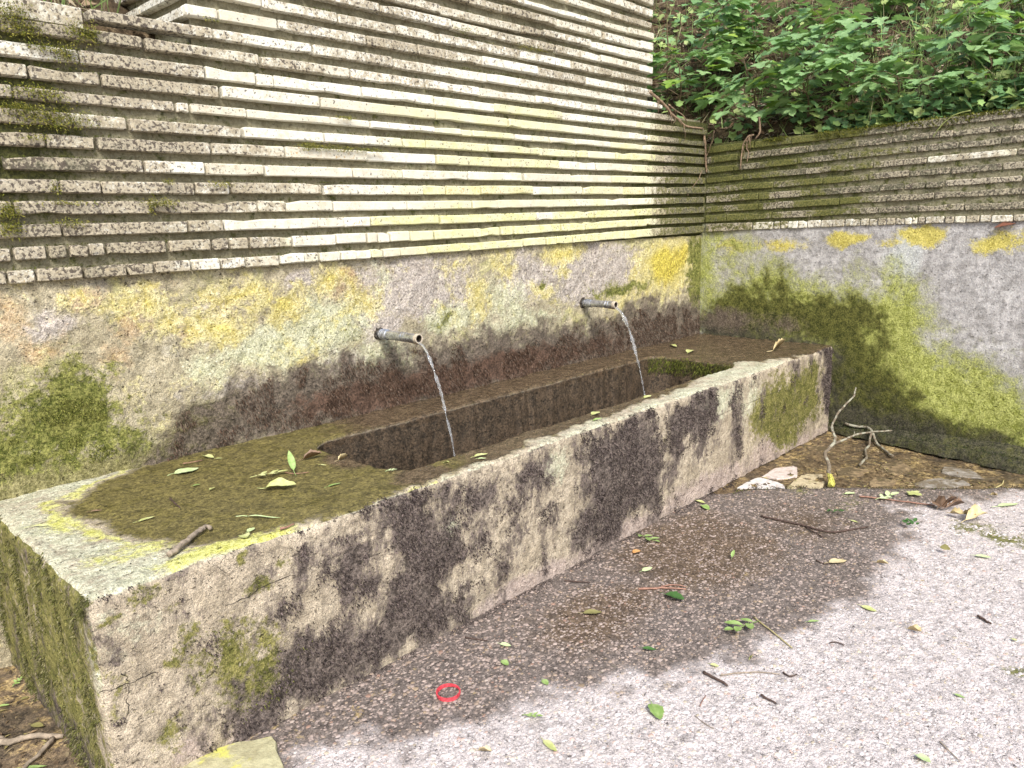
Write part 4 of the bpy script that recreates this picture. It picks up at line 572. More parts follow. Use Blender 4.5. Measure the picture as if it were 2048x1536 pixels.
# left end
vs, q, U, V = grid(ty, tz, lambda u, w: np.stack([Z(u) + XL, u, w], 1))
gl = np.clip(.95 - .55 * np.clip((U + W - .0) < .0, 0, 1) - .5 * np.clip(1 - (U + W) / .10, 0, 1) + .5 * fbm(np.stack([U * 4, U * 0, V], 1), 5, 3, 71), 0, 1)
dl = np.clip(.30 + .45 * fbm(np.stack([U * 3, U * 0, V], 1), 5, 3, 73) + .35 * np.clip((.14 - V) / .14, 0, 1), 0, 1)
gl = gl * .82; pl = np.clip(.62 - .5 * (U + W) / .12, 0, 1) * np.clip((V - .15) / .2, 0, 1) + .35 * np.clip(1 - (H - V) / .03, 0, 1)
me_l, v_l = trough_face(vs, q, np.stack([dl, gl, Z(U), pl], 1), np.stack([Z(U)] * 4, 1), True)
left_pts, left_green = v_l, gl
# top with the basin opening
vs, q, U, V = grid(tx, ty, lambda u, w: np.stack([u, w, Z(u) + H], 1))
sd = rr_sd(U, V); keep = (sd[q] > 0).any(1); q = q[keep]
need = np.zeros(len(U), bool); need[q.ravel()] = True
e = 1e-4; gx = (rr_sd(U + e, V) - sd) / e; gy = (rr_sd(U, V + e) - sd) / e
sn = need & (sd < 0); vs[sn, 0] -= sd[sn] * gx[sn]; vs[sn, 1] -= sd[sn] * gy[sn]
U, V = vs[:, 0], vs[:, 1]
L = lambda k, **a: level('top', k, U, V, **a)
wet = L('wet', soft=.08, warp=.08); wet = np.maximum(wet, np.clip(1 - np.abs(rr_sd(U, V)) / .02, 0, 1) * .9)
pale = np.maximum(L('pale'), np.clip(.62 - .75 * wet, 0, 1)); pale = np.maximum(pale, .55 * np.clip(1 - (V + W) / .012, 0, 1) * (U < -1.2))
brn = np.maximum(L('brown', warp=.04), .75 * np.clip((U + 3.6) / .5, 0, 1)); brn = np.where(wet > .5, brn, 0)
wet = np.where(L('pale') > .45, .3, wet); brn = brn * (L('pale') < .45)
me_t, v_t = trough_face(vs, q, np.stack([Z(U), .30 * (wet > .5) + .1, Z(U), pale], 1), np.stack([wet, brn, np.maximum(L('yellow', warp=.03), .60 * np.exp(-((wet - .28) / .22) ** 2) * (U < -3.45)), Z(U)], 1))
# drop unused points, then sink the basin from the opening's edge
bm = bmesh.new(); bm.from_mesh(me_t)
bmesh.ops.delete(bm, geom=[x for x in bm.verts if not x.link_faces], context='VERTS')
la = bm.verts.layers.float_color['StainA']; lb = bm.verts.layers.float_color['StainB']
loop = [x for x in bm.edges if x.is_boundary and all(abs(float(rr_sd(np.array([p.co.x]), np.array([p.co.y]))[0])) < .02 for p in x.verts)]
cur = loop; basin_side = []
for k in range(1, 22):
    r = bmesh.ops.extrude_edge_only(bm, edges=cur)
    nv = [g for g in r['geom'] if isinstance(g, bmesh.types.BMVert)]; cur = [g for g in r['geom'] if isinstance(g, bmesh.types.BMEdge) and g.is_boundary]
    pts = np.array([[p.co.x, p.co.y, p.co.z] for p in nv]); tgt = np.array(pts); tgt[:, 2] = H - .0215 * k
    cx, cy = (BX0 + BX1) / 2, (BY0 + BY1) / 2
    dn = disp(tgt, .012, .008)
    for p, dd, t in zip(nv, dn, tgt):
        s = .010
        p.co = Vector((p.co.x - math.copysign(.0022, p.co.x - cx) * .6 + dd[0] * .30, p.co.y - math.copysign(.0022, p.co.y - cy) * .5 + dd[1] * .30, t[2] + dd[2] * .3))
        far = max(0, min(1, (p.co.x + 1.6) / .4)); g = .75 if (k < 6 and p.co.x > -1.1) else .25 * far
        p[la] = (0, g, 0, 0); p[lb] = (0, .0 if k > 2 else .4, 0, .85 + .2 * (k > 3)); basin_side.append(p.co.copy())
f = bmesh.ops.contextual_create(bm, geom=cur)
bmesh.ops.recalc_face_normals(bm, faces=bm.faces)
bm.to_mesh(me_t); bm.free()
# one body out of the three faces
bm = bmesh.new()
for mm in (me_f, me_l, me_t): bm.from_mesh(mm)
# back and far end close the block
def cap(vs): bm.faces.new([bm.verts.new(p) for p in vs])
cap([(XL, .03, 0), (XL, .03, H - .02), (0, .03, H - .02), (0, .03, 0)]); cap([(.01, -W + .01, 0), (.01, .03, 0), (.01, .03, H - .02), (.01, -W + .01, H - .02)])
body = bpy.data.meshes.new('trough_body'); bm.to_mesh(body); bm.free()
link('trough_body', body, M_TROUGH, trough, smooth=True)
# cracks in the front face: thin dark fissures following its relief
def crack(pts, w=.0012):
    pts = smooth_path([(x, -W, z) for x, z in pts], 6, .004); P_ = np.array([tuple(p) for p in pts]); P_[:, 1] = -W
    Q = round_edges(P_) + disp(P_, .008, .0045); Q[:, 1] -= .0012
    v = []; f = []
    for i, p in enumerate(Q):
        t = Q[min(i + 1, len(Q) - 1)] - Q[max(i - 1, 0)]; t /= np.linalg.norm(t); s = np.cross(t, (0, 1, 0)); ww = w * random.uniform(.3, 1.2)
        v += [tuple(p - s * ww), tuple(p + (0, -.0004, 0)), tuple(p + s * ww)]
    for i in range(len(Q) - 1): f += [(i * 3, i * 3 + 1, i * 3 + 4, i * 3 + 3), (i * 3 + 1, i * 3 + 2, i * 3 + 5, i * 3 + 4)]
    link('crack', mesh('crack', v, f), M_CRACK, trough)
M_CRACK = plain('crack_dark', (.03, .025, .02), 1)
for c in [[(-4.528,0.362),(-4.516,0.342),(-4.517,0.314),(-4.524,0.274),(-4.533,0.243),(-4.542,0.216)],[(-4.592,0.333),(-4.561,0.331),(-4.521,0.324),(-4.479,0.322),(-4.444,0.321)],[(-4.253,0.43),(-4.221,0.426),(-4.175,0.431),(-4.112,0.442),(-4.031,0.443)],[(-1.498,0.414),(-1.277,0.42),(-1.007,0.418),(-0.78,0.421)],[(-3.966,0.402),(-3.877,0.402),(-3.722,0.407)]]: crack(c)
# ---------------------------------------------------------------- ground
gx = dense(-30, 12, -5.0, .05, .018, 3.0); gy = dense(-30, 3, -2.75, .2, .018, 3.0)
EDGE = [(-2.6, 0.0), (-1.522, -1.053), (-1.375, -1.122), (-1.201, -1.323), (-.953, -1.626), (-.709, -1.925), (-.473, -2.215), (.4, -3.3), (2, -3.3), (2, 1), (-2.6, 1)]
LSOIL = [(-12, 2), (-12, -1.2), (-5.6, -1.1), (-4.95, -1.0), (-4.72, -1.02), (-4.55, -1.0), (-4.5, 2)]
v, q, U, V = grid(gx, gy, lambda u, w: np.stack([u, w, Z(u)], 1))
warp = .02 * fbm(np.stack([U, V, U * 0], 1), 9, 3, 91)
soil = np.maximum(np.clip(.5 + (poly_sd(U, V, EDGE) + warp) / .04, 0, 1), np.clip(.5 + (poly_sd(U, V, LSOIL) + warp) / .05, 0, 1))
near = np.clip(1.6 - np.hypot(U + 2.5, V + 1.5) / 6, 0, 1)
v[:, 2] += near * (.004 * fbm(v, 3, 3, 93) + .0022 * fbm(v, 26, 2, 95) * (1 + 3 * soil)) - .010 * soil + .010 * soil * fbm(v, 7, 3, 97)
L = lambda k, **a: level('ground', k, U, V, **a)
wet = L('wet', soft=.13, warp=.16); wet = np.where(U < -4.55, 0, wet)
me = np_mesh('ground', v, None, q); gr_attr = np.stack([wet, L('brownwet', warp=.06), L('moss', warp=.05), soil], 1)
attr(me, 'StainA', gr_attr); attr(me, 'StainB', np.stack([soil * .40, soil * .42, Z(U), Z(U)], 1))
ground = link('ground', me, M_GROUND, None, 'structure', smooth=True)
def ground_z(x, y):
    ix = np.clip(np.searchsorted(gx, x), 0, len(gx) - 1); iy = np.clip(np.searchsorted(gy, y), 0, len(gy) - 1)
    return v_ground[ix * len(gy) + iy, 2]
v_ground = v.copy()
def ground_at(arr, x, y):
    ix = np.clip(np.searchsorted(gx, x), 0, len(gx) - 1); iy = np.clip(np.searchsorted(gy, y), 0, len(gy) - 1); return arr[ix * len(gy) + iy]
# stones of the aggregate, half sunk in the concrete
N = 52000
px = RNG.uniform(-4.75, .0, N * 2); py = -W - RNG.power(1, N * 2) * 1.75
so_ = ground_at(soil, px, py); cdist = np.hypot(px + 5.09, py + 2.93)
ok = (so_ < .35) & (RNG.uniform(0, 1, N * 2) < np.clip(2.3 / cdist, .25, 1)) & ((px - (-5.09)) * .72 + (py + 2.93) * .69 > .9); px, py = px[ok][:N], py[ok][:N]; n = len(px)
r = RNG.gamma(3, .0011, n) + .0018; r = np.minimum(r, .011)
ang = RNG.uniform(0, 6.28, n); el = RNG.uniform(.6, 1.0, n); hh = RNG.uniform(.16, .42, n)
ring = 6; V_ = []
base = np.stack([px, py, ground_z(px, py) - .0008], 1)
for k in range(ring):
    a = ang + k * 6.283 / ring + RNG.uniform(-.3, .3, n); rr = r * RNG.uniform(.8, 1.15, n)
    V_.append(base + np.stack([np.cos(a) * rr, np.sin(a) * rr * el, Z(a)], 1))
for k in range(ring):
    a = ang + k * 6.283 / ring + RNG.uniform(-.3, .3, n); rr = r * .62
    V_.append(base + np.stack([np.cos(a) * rr, np.sin(a) * rr * el, r * hh * RNG.uniform(.75, 1.0, n)], 1))
V_.append(base + np.stack([Z(px), Z(px), r * hh], 1)); vp = np.concatenate(V_); i = np.arange(n)
qq = np.concatenate([np.stack([i + k * n, i + ((k + 1) % ring) * n, i + (ring + (k + 1) % ring) * n, i + (ring + k) * n], 1) for k in range(ring)])
tt = np.concatenate([np.stack([i + (ring + k) * n, i + (ring + (k + 1) % ring) * n, i + 2 * ring * n], 1) for k in range(ring)])
me = np_mesh('pebbles', vp, tt, qq)
pal_ = np.array([(.52, .47, .455), (.56, .51, .50), (.48, .43, .40), (.54, .47, .40), (.42, .38, .36), (.46, .34, .29), (.56, .53, .51), (.44, .38, .29)])
cc = pal_[RNG.choice(len(pal_), n, p=[.26, .22, .14, .1, .12, .04, .07, .05])] * RNG.uniform(.8, 1.12, (n, 1))
attr(me, 'Col', np.tile(cc, (13, 1))); attr(me, 'StainA', np.tile(ground_at(gr_attr, px, py), (13, 1)))
def pebble_material():
    m = NT('pebbles', .75, .3); _, c = m.attr('Col'); A, _ = m.attr('StainA')
    nz = m.math('ADD', m.math('MULTIPLY', m.noise(7, 6, .68, m.vec((1, 1, 1), (3.1, 7.7, 1.3))), .72), m.math('MULTIPLY', m.noise(70, 4, .7), .28))
    k = m.step(m.math('MULTIPLY_ADD', m.math('SUBTRACT', nz, .5), .9, A[0]), .20, .80)
    c = m.mix(m.math('MULTIPLY', k, .80), c, m.mix(1.0, c, (.50, .405, .33), 'MULTIPLY'))
    c = m.mix(m.step(m.math('MULTIPLY', m.noise(6, 4), m.math('ADD', A[1], .0)), .3, .6, 0, .55), c, (.11, .07, .04))
    return m.out(c, m.bump(m.noise(300, 2), .001), m.math('MULTIPLY_ADD', k, -.32, .8))
link('pebbles', me, pebble_material(), ground, 'stuff', smooth=True)
# ---------------------------------------------------------------- hillside behind the walls
def hill(x, y):
    x = np.asarray(x, float); y = np.asarray(y, float)
    z = 1.965 + .62 * np.maximum(x - .12, 0) + .42 * np.maximum(y - .1, 0) + .15 * np.clip(-x / .7, 0, 1) + .25 * np.maximum(y - 1.5, 0)
    z = np.where((x < -3.0), 2.13 + .55 * np.maximum(y - .15, 0), z)
    z = z - .14 * np.clip((.24 - x) / .19, 0, 1) * (y < .3) - .08 * np.clip((.24 - y) / .19, 0, 1) * (x < -.02) * (x > -1.5)
    p = np.stack([x, y, x * 0], -1).reshape(-1, 3)
    return z + (.10 * fbm(p, 1.3, 3, 201) * np.clip(x + y - .0, .1, 1).ravel() + .02 * fbm(p, 9, 2, 203)).reshape(z.shape)
va, qa, U1, V1 = grid(dense(.05, 30, .05, 3.2, .06, 2), dense(-30, 30, -3.2, 3.5, .06, 2), lambda u, w: np.stack([u, w, hill(u, w)], 1))
vb, qb, U2, V2 = grid(dense(-30, .05, -5.5, .05, .06, 2), dense(.05, 30, .05, 3.5, .06, 2), lambda u, w: np.stack([u, w, hill(u, w)], 1))
me = np_mesh('hillside', np.concatenate([va, vb]), None, np.concatenate([qa, qb + len(va)]))
m = NT('leaf_litter_soil', 1, .1)
c = m.mix(m.step(m.noise(14, 6, .7), .35, .65), (.035, .025, .016), (.12, .085, .05)); c = m.mix(m.step(m.noise(60, 4, .7), .55, .7), c, (.20, .15, .09))
hillside = link('hillside', me, m.out(c, m.bump(m.noise(50, 5, .7), .02)), None, 'structure', smooth=True)
M_LITTER = vcol_mat('litter', .9, .15, .15); M_GRASS = vcol_mat('grass', .6, .3, .35, .15)
def scatter_hill(n, x0, x1, y0, y1, powr=1.6):
    x = x0 + RNG.uniform(0, 1, n) ** powr * (x1 - x0); y = RNG.uniform(y0, y1, n); return x, y
# dead leaves and bits of twig on the slope
n = 15000; x, y = scatter_hill(n, .02, 3.4, -2.9, 2.5)
x[:1100] = RNG.uniform(-.66, .1, 1100); y[:1100] = RNG.uniform(.06, 1.4, 1100); x[1100:1900] = RNG.uniform(-5.2, -3.75, 800); y[1100:1900] = RNG.uniform(.28, 1.5, 800)
pts = np.stack([x, y, hill(x, y) + RNG.uniform(0, .012, n)], 1)
ax = RNG.normal(size=(n, 3)); ax[:, 2] *= .35; ax /= np.linalg.norm(ax, axis=1)[:, None]
up = RNG.normal(size=(n, 3)) * .45 + (-.25, -.1, 1); bx = np.cross(up, ax); bx /= np.linalg.norm(bx, axis=1)[:, None]; nz = np.cross(ax, bx)
ln = RNG.uniform(.025, .075, n); wd = ln * RNG.uniform(.25, .6, n); tw = RNG.uniform(0, 1, n) < .36; ln[tw] *= 2.8; wd[tw] = RNG.uniform(.003, .009, tw.sum())
curl = RNG.uniform(.0, .45, n) * wd
P4 = [pts - ax * (ln / 2)[:, None], pts + bx * (wd / 2)[:, None] + nz * curl[:, None], pts + ax * (ln / 2)[:, None], pts - bx * (wd / 2)[:, None] + nz * curl[:, None]]
i = np.arange(n); me = np_mesh('leaf_litter', np.concatenate(P4), np.concatenate([np.stack([i, i + n, i + 2 * n], 1), np.stack([i, i + 2 * n, i + 3 * n], 1)]))
pal_ = np.array([(.30, .22, .14), (.22, .15, .10), (.44, .36, .25), (.12, .085, .06), (.54, .46, .34), (.33, .20, .13)])
attr(me, 'Col', np.tile(pal_[RNG.choice(6, n)] * RNG.uniform(.7, 1.2, (n, 1)), (4, 1)))
link('leaf_litter', me, M_LITTER, hillside, 'stuff')
# litter lying on the bare soil beside the trough and on the paving
n = 1500; gx_, gy_ = RNG.uniform(-5.1, -4.6, n), RNG.uniform(-.95, .6, n); gx_[700:], gy_[700:] = RNG.uniform(-1.45, -.05, 800), RNG.uniform(-2.1, -1.03, 800)
k = ground_at(soil, gx_, gy_) > .6; gx_, gy_ = gx_[k], gy_[k]; n = len(gx_); pts = np.stack([gx_, gy_, ground_z(gx_, gy_) + .003], 1)
a = RNG.uniform(0, 6.28, n); ln = RNG.uniform(.008, .035, n); wd = ln * RNG.uniform(.12, .5, n); A_ = np.stack([np.cos(a), np.sin(a), RNG.uniform(-.15, .15, n)], 1); B_ = np.stack([-np.sin(a), np.cos(a), RNG.uniform(-.2, .2, n)], 1)
P4 = [pts - A_ * ln[:, None] / 2, pts + B_ * wd[:, None] / 2 + (0, 0, .003), pts + A_ * ln[:, None] / 2, pts - B_ * wd[:, None] / 2 + (0, 0, .003)]; i = np.arange(n)
me = np_mesh('ground_litter', np.concatenate(P4), np.concatenate([np.stack([i, i + n, i + 2 * n], 1), np.stack([i, i + 2 * n, i + 3 * n], 1)])); pl_ = np.array([(.30, .21, .12), (.16, .11, .07), (.42, .33, .2), (.08, .06, .045), (.40, .34, .14)])
attr(me, 'Col', np.tile(pl_[RNG.choice(5, n)] * RNG.uniform(.7, 1.2, (n, 1)), (4, 1))); link('ground_litter', me, M_LITTER, ground, 'stuff')
# grass and thin stalks
n = 10000; x, y = scatter_hill(n, .06, 3.2, -2.9, 1.4, 1.2)
dens = (y < -.9) | (RNG.uniform(0, 1, n) < .30); x, y = x[dens], y[dens]
xl = RNG.uniform(-5, -3.78, 500); yl = RNG.uniform(.3, 1.0, 500); x = np.concatenate([x, xl]); y = np.concatenate([y, yl]); n = len(x)
pts = np.stack([x, y, hill(x, y)], 1); cl = np.where(RNG.uniform(0, 1, (n, 1)) < .30, [(.46, .41, .25)], [(.30, .42, .14)])
fuzz('grass_blades', pts, np.tile([-.25, -.15, 1.], (n, 1)), RNG.uniform(.10, .26, n), .005, cl, M_GRASS, hillside, .12, .8)
# low leafy ground cover
def leafquads(name, x, y, z, size, cols, mat, parent):
    n = len(x); pts = np.stack([x, y, z], 1)
    up = RNG.normal(size=(n, 3)) * .40 + (-.35, -.25, 1); up /= np.linalg.norm(up, axis=1)[:, None]
    a = np.cross(up, RNG.normal(size=(n, 3))); a /= np.linalg.norm(a, axis=1)[:, None]; b = np.cross(up, a)
    s = size[:, None]; K = [(-.5, 0, 0), (-.28, .36, .06), (.02, .26, .03), (.14, .44, .07), (.30, .16, .02), (.58, 0, -.04), (.30, -.16, .02), (.14, -.44, .07), (.02, -.26, .03), (-.28, -.36, .06)]
    V_ = [pts + s * (a * k[0] + b * k[1] + up * k[2]) for k in K]; i = np.arange(n)
    tri = [np.stack([i, i + (j + 1) % 10 * n, i + (j) * n], 1) for j in range(1, 9)]
    me = np_mesh(name, np.concatenate(V_), np.concatenate(tri)); attr(me, 'Col', np.tile(cols, (10, 1))); return link(name, me, mat, parent, 'stuff')
M_LEAF = vcol_mat('undergrowth', .5, .35, .30, .25, 30)
n = 7500; x, y = scatter_hill(n, .06, 3.4, -2.9, 1.8, 1.25)
cl = np.clip(fbm(np.stack([x, y, x * 0], 1), 2.2, 3, 207) * 1.2 + .55, 0, 1); k = RNG.uniform(0, 1, n) < np.where(y < -.95, .15 + .7 * cl, .10 + .55 * cl ** 2); x, y = x[k], y[k]; n = len(x)
g = np.array([(.16, .30, .12), (.21, .39, .15), (.31, .46, .15), (.14, .25, .11), (.42, .52, .18)])
leafquads('undergrowth', x, y, hill(x, y) + RNG.gamma(2, .06, n), RNG.uniform(.035, .095, n), g[RNG.choice(5, n)] * RNG.uniform(.7, 1.25, (n, 1)), M_LEAF, hillside)
# low leaves crowding the top of the side wall
n = 1500; x = .04 + RNG.gamma(2, .09, n); y = RNG.uniform(-2.8, -.55, n); k = RNG.uniform(0, 1, n) < np.clip((-.45 - y) / .8, .1, 1); x, y = x[k], y[k]; n = len(x)
leafquads('undergrowth', x, y, np.maximum(hill(x, y), 1.95) + RNG.gamma(2, .035, n), RNG.uniform(.04, .085, n), g[RNG.choice(5, n)] * RNG.uniform(.8, 1.15, (n, 1)), M_LEAF, hillside)
# ---------------------------------------------------------------- maple saplings
def lobed(seed):
    """five lobed leaf, stalk at the origin, tip along +x, unit length, creased and drooping"""
    r = random.Random(seed); c = []
    tips = [(-128, .50), (-62, .78), (0, 1.0), (62, .78), (128, .50)]
    out = [(-.02, 0)]
    prev = None
    for i, (a, l) in enumerate(tips):
        a += r.uniform(-5, 5); l *= r.uniform(.93, 1.06); ar = math.radians(a)
        for da, f in ((-24, .70), (-12, .84), (-5, .86), (0, 1), (5, .86), (12, .84), (24, .70)):
            q = math.radians(a + da); out.append((.36 + .60 * l * f * math.cos(q) * (1.0 if abs(a) < 90 else .8), .60 * l * f * math.sin(q)))
        if i < 4:
            b = math.radians((a + tips[i + 1][0]) / 2); out.append((.36 + .29 * math.cos(b), .29 * math.sin(b)))
    cen = (.34, 0); fold = r.uniform(.10, .28); dr = r.uniform(.12, .34)
    def z(x, y): return fold * abs(y) - dr * max(x - .25, 0) ** 1.6 - .22 * abs(y) ** 2 + r.uniform(-.012, .012)
    v = [(cen[0], 0, z(*cen))] + [(x, y, z(x, y)) for x, y in out]; n = len(out)
    f = [(0, k + 1, (k + 1) % n + 1) for k in range(n)]
    v += [(-.55, .008, -.06), (-.55, -.008, -.06), (.0, .008, .0), (.0, -.008, 0)]; f.append((n + 1, n + 2, n + 4, n + 3))
    return mesh('maple_leaf', v, f)
def leaf_material(name, c1, c2, trans=.35):
    m = NT(name, .38, .5); oi = m.n('ShaderNodeObjectInfo')
    c = m.mix(oi.outputs['Random'], c1, c2); tc = m.n('ShaderNodeTexCoord').outputs['Object']
    c = m.mix(m.step(m.noise(5, 4, .6, tc), .35, .7, 0, .45), c, [x * .78 for x in c1])
    m.out(c); t = m.n('ShaderNodeBsdfTranslucent'); m.put(t.inputs['Color'], m.mix(.5, c, (.20, .34, .04)))
    x = m.n('ShaderNodeMixShader'); x.inputs[0].default_value = trans
    m.t.links.new(m.b.outputs[0], x.inputs[1]); m.t.links.new(t.outputs[0], x.inputs[2]); m.t.links.new(x.outputs[0], m.t.nodes['Material Output'].inputs['Surface'])
    return m.m
M_MAPLE = leaf_material('maple_leaf', (.19, .345, .125), (.37, .53, .235)); M_YOUNG = leaf_material('young_leaf', (.26, .42, .07), (.38, .52, .10), .45)
LEAF = []
for s in range(6):
    me = lobed(s); me.materials.append(M_MAPLE if s < 5 else M_YOUNG); LEAF.append(me)
M_STEM = plain('green_brown_stem', (.13, .095, .055), .8, .3, 30)
def sapling(x, y, lean, height, nleaf, size, label, group, seed, young=.1):
    r = random.Random(seed); z = float(hill(np.array([x]), np.array([y]))[0])
    t = thing('maple_sapling', label, 'sapling', (x, y, z), group)
    b = Vector((x, y, z - .03)); top = Vector((x + lean[0], y + lean[1], z + height))
    main = [b.lerp(top, k / 5) + Vector((r.uniform(-.02, .02), r.uniform(-.02, .02), 0)) for k in range(6)]
    vf = [tube(smooth_path(main, 2), [.008 * (1 - k / 12) + .002 for k in range(11)], 5)]; spots = []
    nb = max(3, nleaf // 8)
    for k in range(nb):
        s = main[1 + int((k / nb) * 4.99)].lerp(main[min(5, 2 + int((k / nb) * 4.99))], r.random())
        a = r.uniform(math.pi * .62, math.pi * 1.62) if r.random() < .75 else r.uniform(0, 6.28); l = r.uniform(.14, .34) * (1.15 - .5 * k / nb)
        e = s + Vector((math.cos(a) * l, math.sin(a) * l, r.uniform(.0, .10))); md = s.lerp(e, .5) + Vector((0, 0, .02))
        vf.append(tube([s, md, e], [.0035, .0028, .0016], 4, False))
        for q in range(max(3, nleaf // nb)):
            f = .25 + .75 * (q / max(1, nleaf // nb - 1)); p = s.lerp(md, f * 2) if f < .5 else md.lerp(e, f * 2 - 1)
            spots.append((p, a + (r.choice((-1, 1)) * r.uniform(.4, 1.2) if f < .95 else r.uniform(-.2, .2)), r.uniform(.75, 1.2)))
    me = mesh('stem', *join(*vf)); link('stem', me, M_STEM, t)
    inv = root_matrix(t).inverted()
    for p, a, s in spots:
        me = LEAF[5] if r.random() < young else LEAF[r.randrange(5)]
        o = bpy.data.objects.new('leaf', me); COL.objects.link(o); o.parent = t; o.matrix_parent_inverse = inv
        d = Vector((math.cos(a), math.sin(a), 0)); sz = size * s
        o.matrix_basis = Matrix.Translation(p + d * sz * .5 + Vector((0, 0, r.uniform(-.02, .03)))) @ Matrix.Rotation(a, 4, 'Z') @ Matrix.Rotation(r.uniform(-.1, .55), 4, 'Y') @ Matrix.Rotation(r.uniform(-.4, .4), 4, 'X') @ Matrix.Scale(sz, 4)
    return t
SAP = [(0.87,0.404,(-0.16,-0.05),0.492,74,0.157,'maple sapling with layered leaves beside the top of the raised wall',0.08),(0.42,0.434,(-0.16,-0.05),0.345,71,0.139,'bushy maple sapling with yellowish tips beside the end of the stepped wall',0.35),(0.57,-0.023,(-0.16,-0.05),0.351,44,0.151,'small maple sapling in the middle of the bare brown slope',0.08),(1.12,0.19,(-0.16,-0.05),0.351,44,0.151,'sparse maple sapling high on the slope above the bare soil',0.08),(1.62,0.188,(-0.16,-0.05),0.379,57,0.151,'maple sapling at the top edge above the bare brown soil',0.08),(1.02,-0.417,(-0.16,-0.05),0.307,68,0.162,'maple sapling halfway up the middle of the slope',0.08),(0.47,-0.521,(-0.16,-0.05),0.335,78,0.151,'maple sapling leaning out over the middle of the dark mossy wall',0.08),(0.3,-0.247,(-0.16,-0.05),0.296,51,0.145,'low maple sapling hanging over the wall edge nearest the hanging roots',0.08),(0.27,-0.62,(-0.16,-0.05),0.238,57,0.139,'low maple sapling right on the wall edge,below the one leaning out',0.08),(0.34,-0.913,(-0.16,-0.05),0.259,57,0.139,'low leafy sapling over the wall edge left of the arching vine',0.08),(0.82,-0.853,(-0.16,-0.05),0.222,51,0.151,'maple sapling standing in the grass above the leafy one at the wall edge',0.08),(1.62,-0.39,(-0.16,-0.05),0.256,57,0.162,'maple sapling at the top edge above the grassy middle of the slope',0.08),(2.02,-0.709,(-0.16,-0.05),0.22,37,0.151,'sparse maple sapling far up the grassy slope',0.3),(0.32,-1.366,(-0.16,-0.05),0.22,40,0.133,'small sapling directly above the arching green vine',0.08),(0.67,-1.481,(-0.16,-0.05),0.22,68,0.151,'maple sapling between the arching vine and the yellow green one',0.3),(1.12,-1.58,(-0.16,-0.05),0.22,64,0.151,'yellow green sapling high on the slope at the right edge',0.7),(0.47,-1.82,(-0.16,-0.05),0.22,51,0.139,'dark sapling at the right edge just above the wall cap',0.08),(0.3,-1.665,(-0.16,-0.05),0.22,30,0.116,'tiny sapling between the vine and the right edge on the wall cap',0.08),(1.02,0.794,(-0.16,-0.05),0.362,34,0.139,'shaded sapling behind the bushy yellow tipped one',0.08),(0.26,-1.188,(-0.16,-0.05),0.224,30,0.128,'tiny sapling just left of the arching vine on the wall cap',0.08),(0.57,0.651,(-0.16,-0.05),0.72,44,0.139,'shaded maple sapling at the top edge tight against the end of the raised wall',0.08),(1.12,0.406,(-0.16,-0.05),0.22,47,0.151,'maple sapling on the slope between the layered one and the bare soil',0.08),(0.62,0.341,(-0.16,-0.05),0.412,40,0.139,'maple sapling directly below the layered one beside the raised wall',0.08)]
for k, s in enumerate(SAP): sapling(*s[:7], 'maple saplings on the slope', 40 + k, s[7])
# ---------------------------------------------------------------- roots hanging in the corner
M_ROOT = plain('root_bark', (.25, .175, .115), .9, .35, 60, .2, .004)
RL = ['thick pale root running down along the stepped wall top into the corner', 'thinner root running just above the thick pale one', 'root hanging straight down in the wall corner', 'fine rootlet crossing the root in the corner',
      'short forked stick standing at the edge of the soil above the dark wall', 'long reddish root hanging over the dark wall', 'fine rootlet hanging beside the long reddish root', 'thin dry stalk across the corner below the root', 'arching green vine shoot hanging over the mossy wall top']
M_VINE = plain('vine_stem', (.22, .25, .08), .7, .2, 30)
for k, (pts, lab) in enumerate(zip(D['ROOT'], RL)):
    r0 = [.011, .005, .009, .0035, .008, .007, .0035, .002, .0035][k]
    pts = [tuple(p) for p in pts]
    # both ends run into soil or rest on the stone
    p = smooth_path(pts, 4, .003); n = len(p)
    vf = [tube(p, [r0 * (1 - .45 * i / n) * random.uniform(.85, 1.15) for i in range(n)], 6)]
    if k in (0, 2, 5):
        for _ in range(7):
            q = p[random.randrange(2, n - 2)]; e = q + Vector((random.uniform(-.05, .05), random.uniform(-.03, .0), random.uniform(-.12, -.02)))
            vf.append(tube([q, q.lerp(e, .5) + Vector((random.uniform(-.01, .01), -.006, 0)), e], [.0022, .0016, .0008], 4))
    o = link('vine_shoot' if k == 8 else 'hanging_root', mesh('root', *join(*vf)), M_VINE if k == 8 else M_ROOT, None, smooth=True)
    tag(o, lab, 'vine' if k == 8 else 'root', None if k == 8 else 'roots and stalks hanging over the wall tops')
# ---------------------------------------------------------------- moss
def near_face(pts, cond, n, keepy=None):
    i = np.where(cond)[0]
    if len(i) == 0: return np.zeros((0, 3))
    s = RNG.choice(i, n); return pts[s] + RNG.normal(size=(n, 3)) * .004
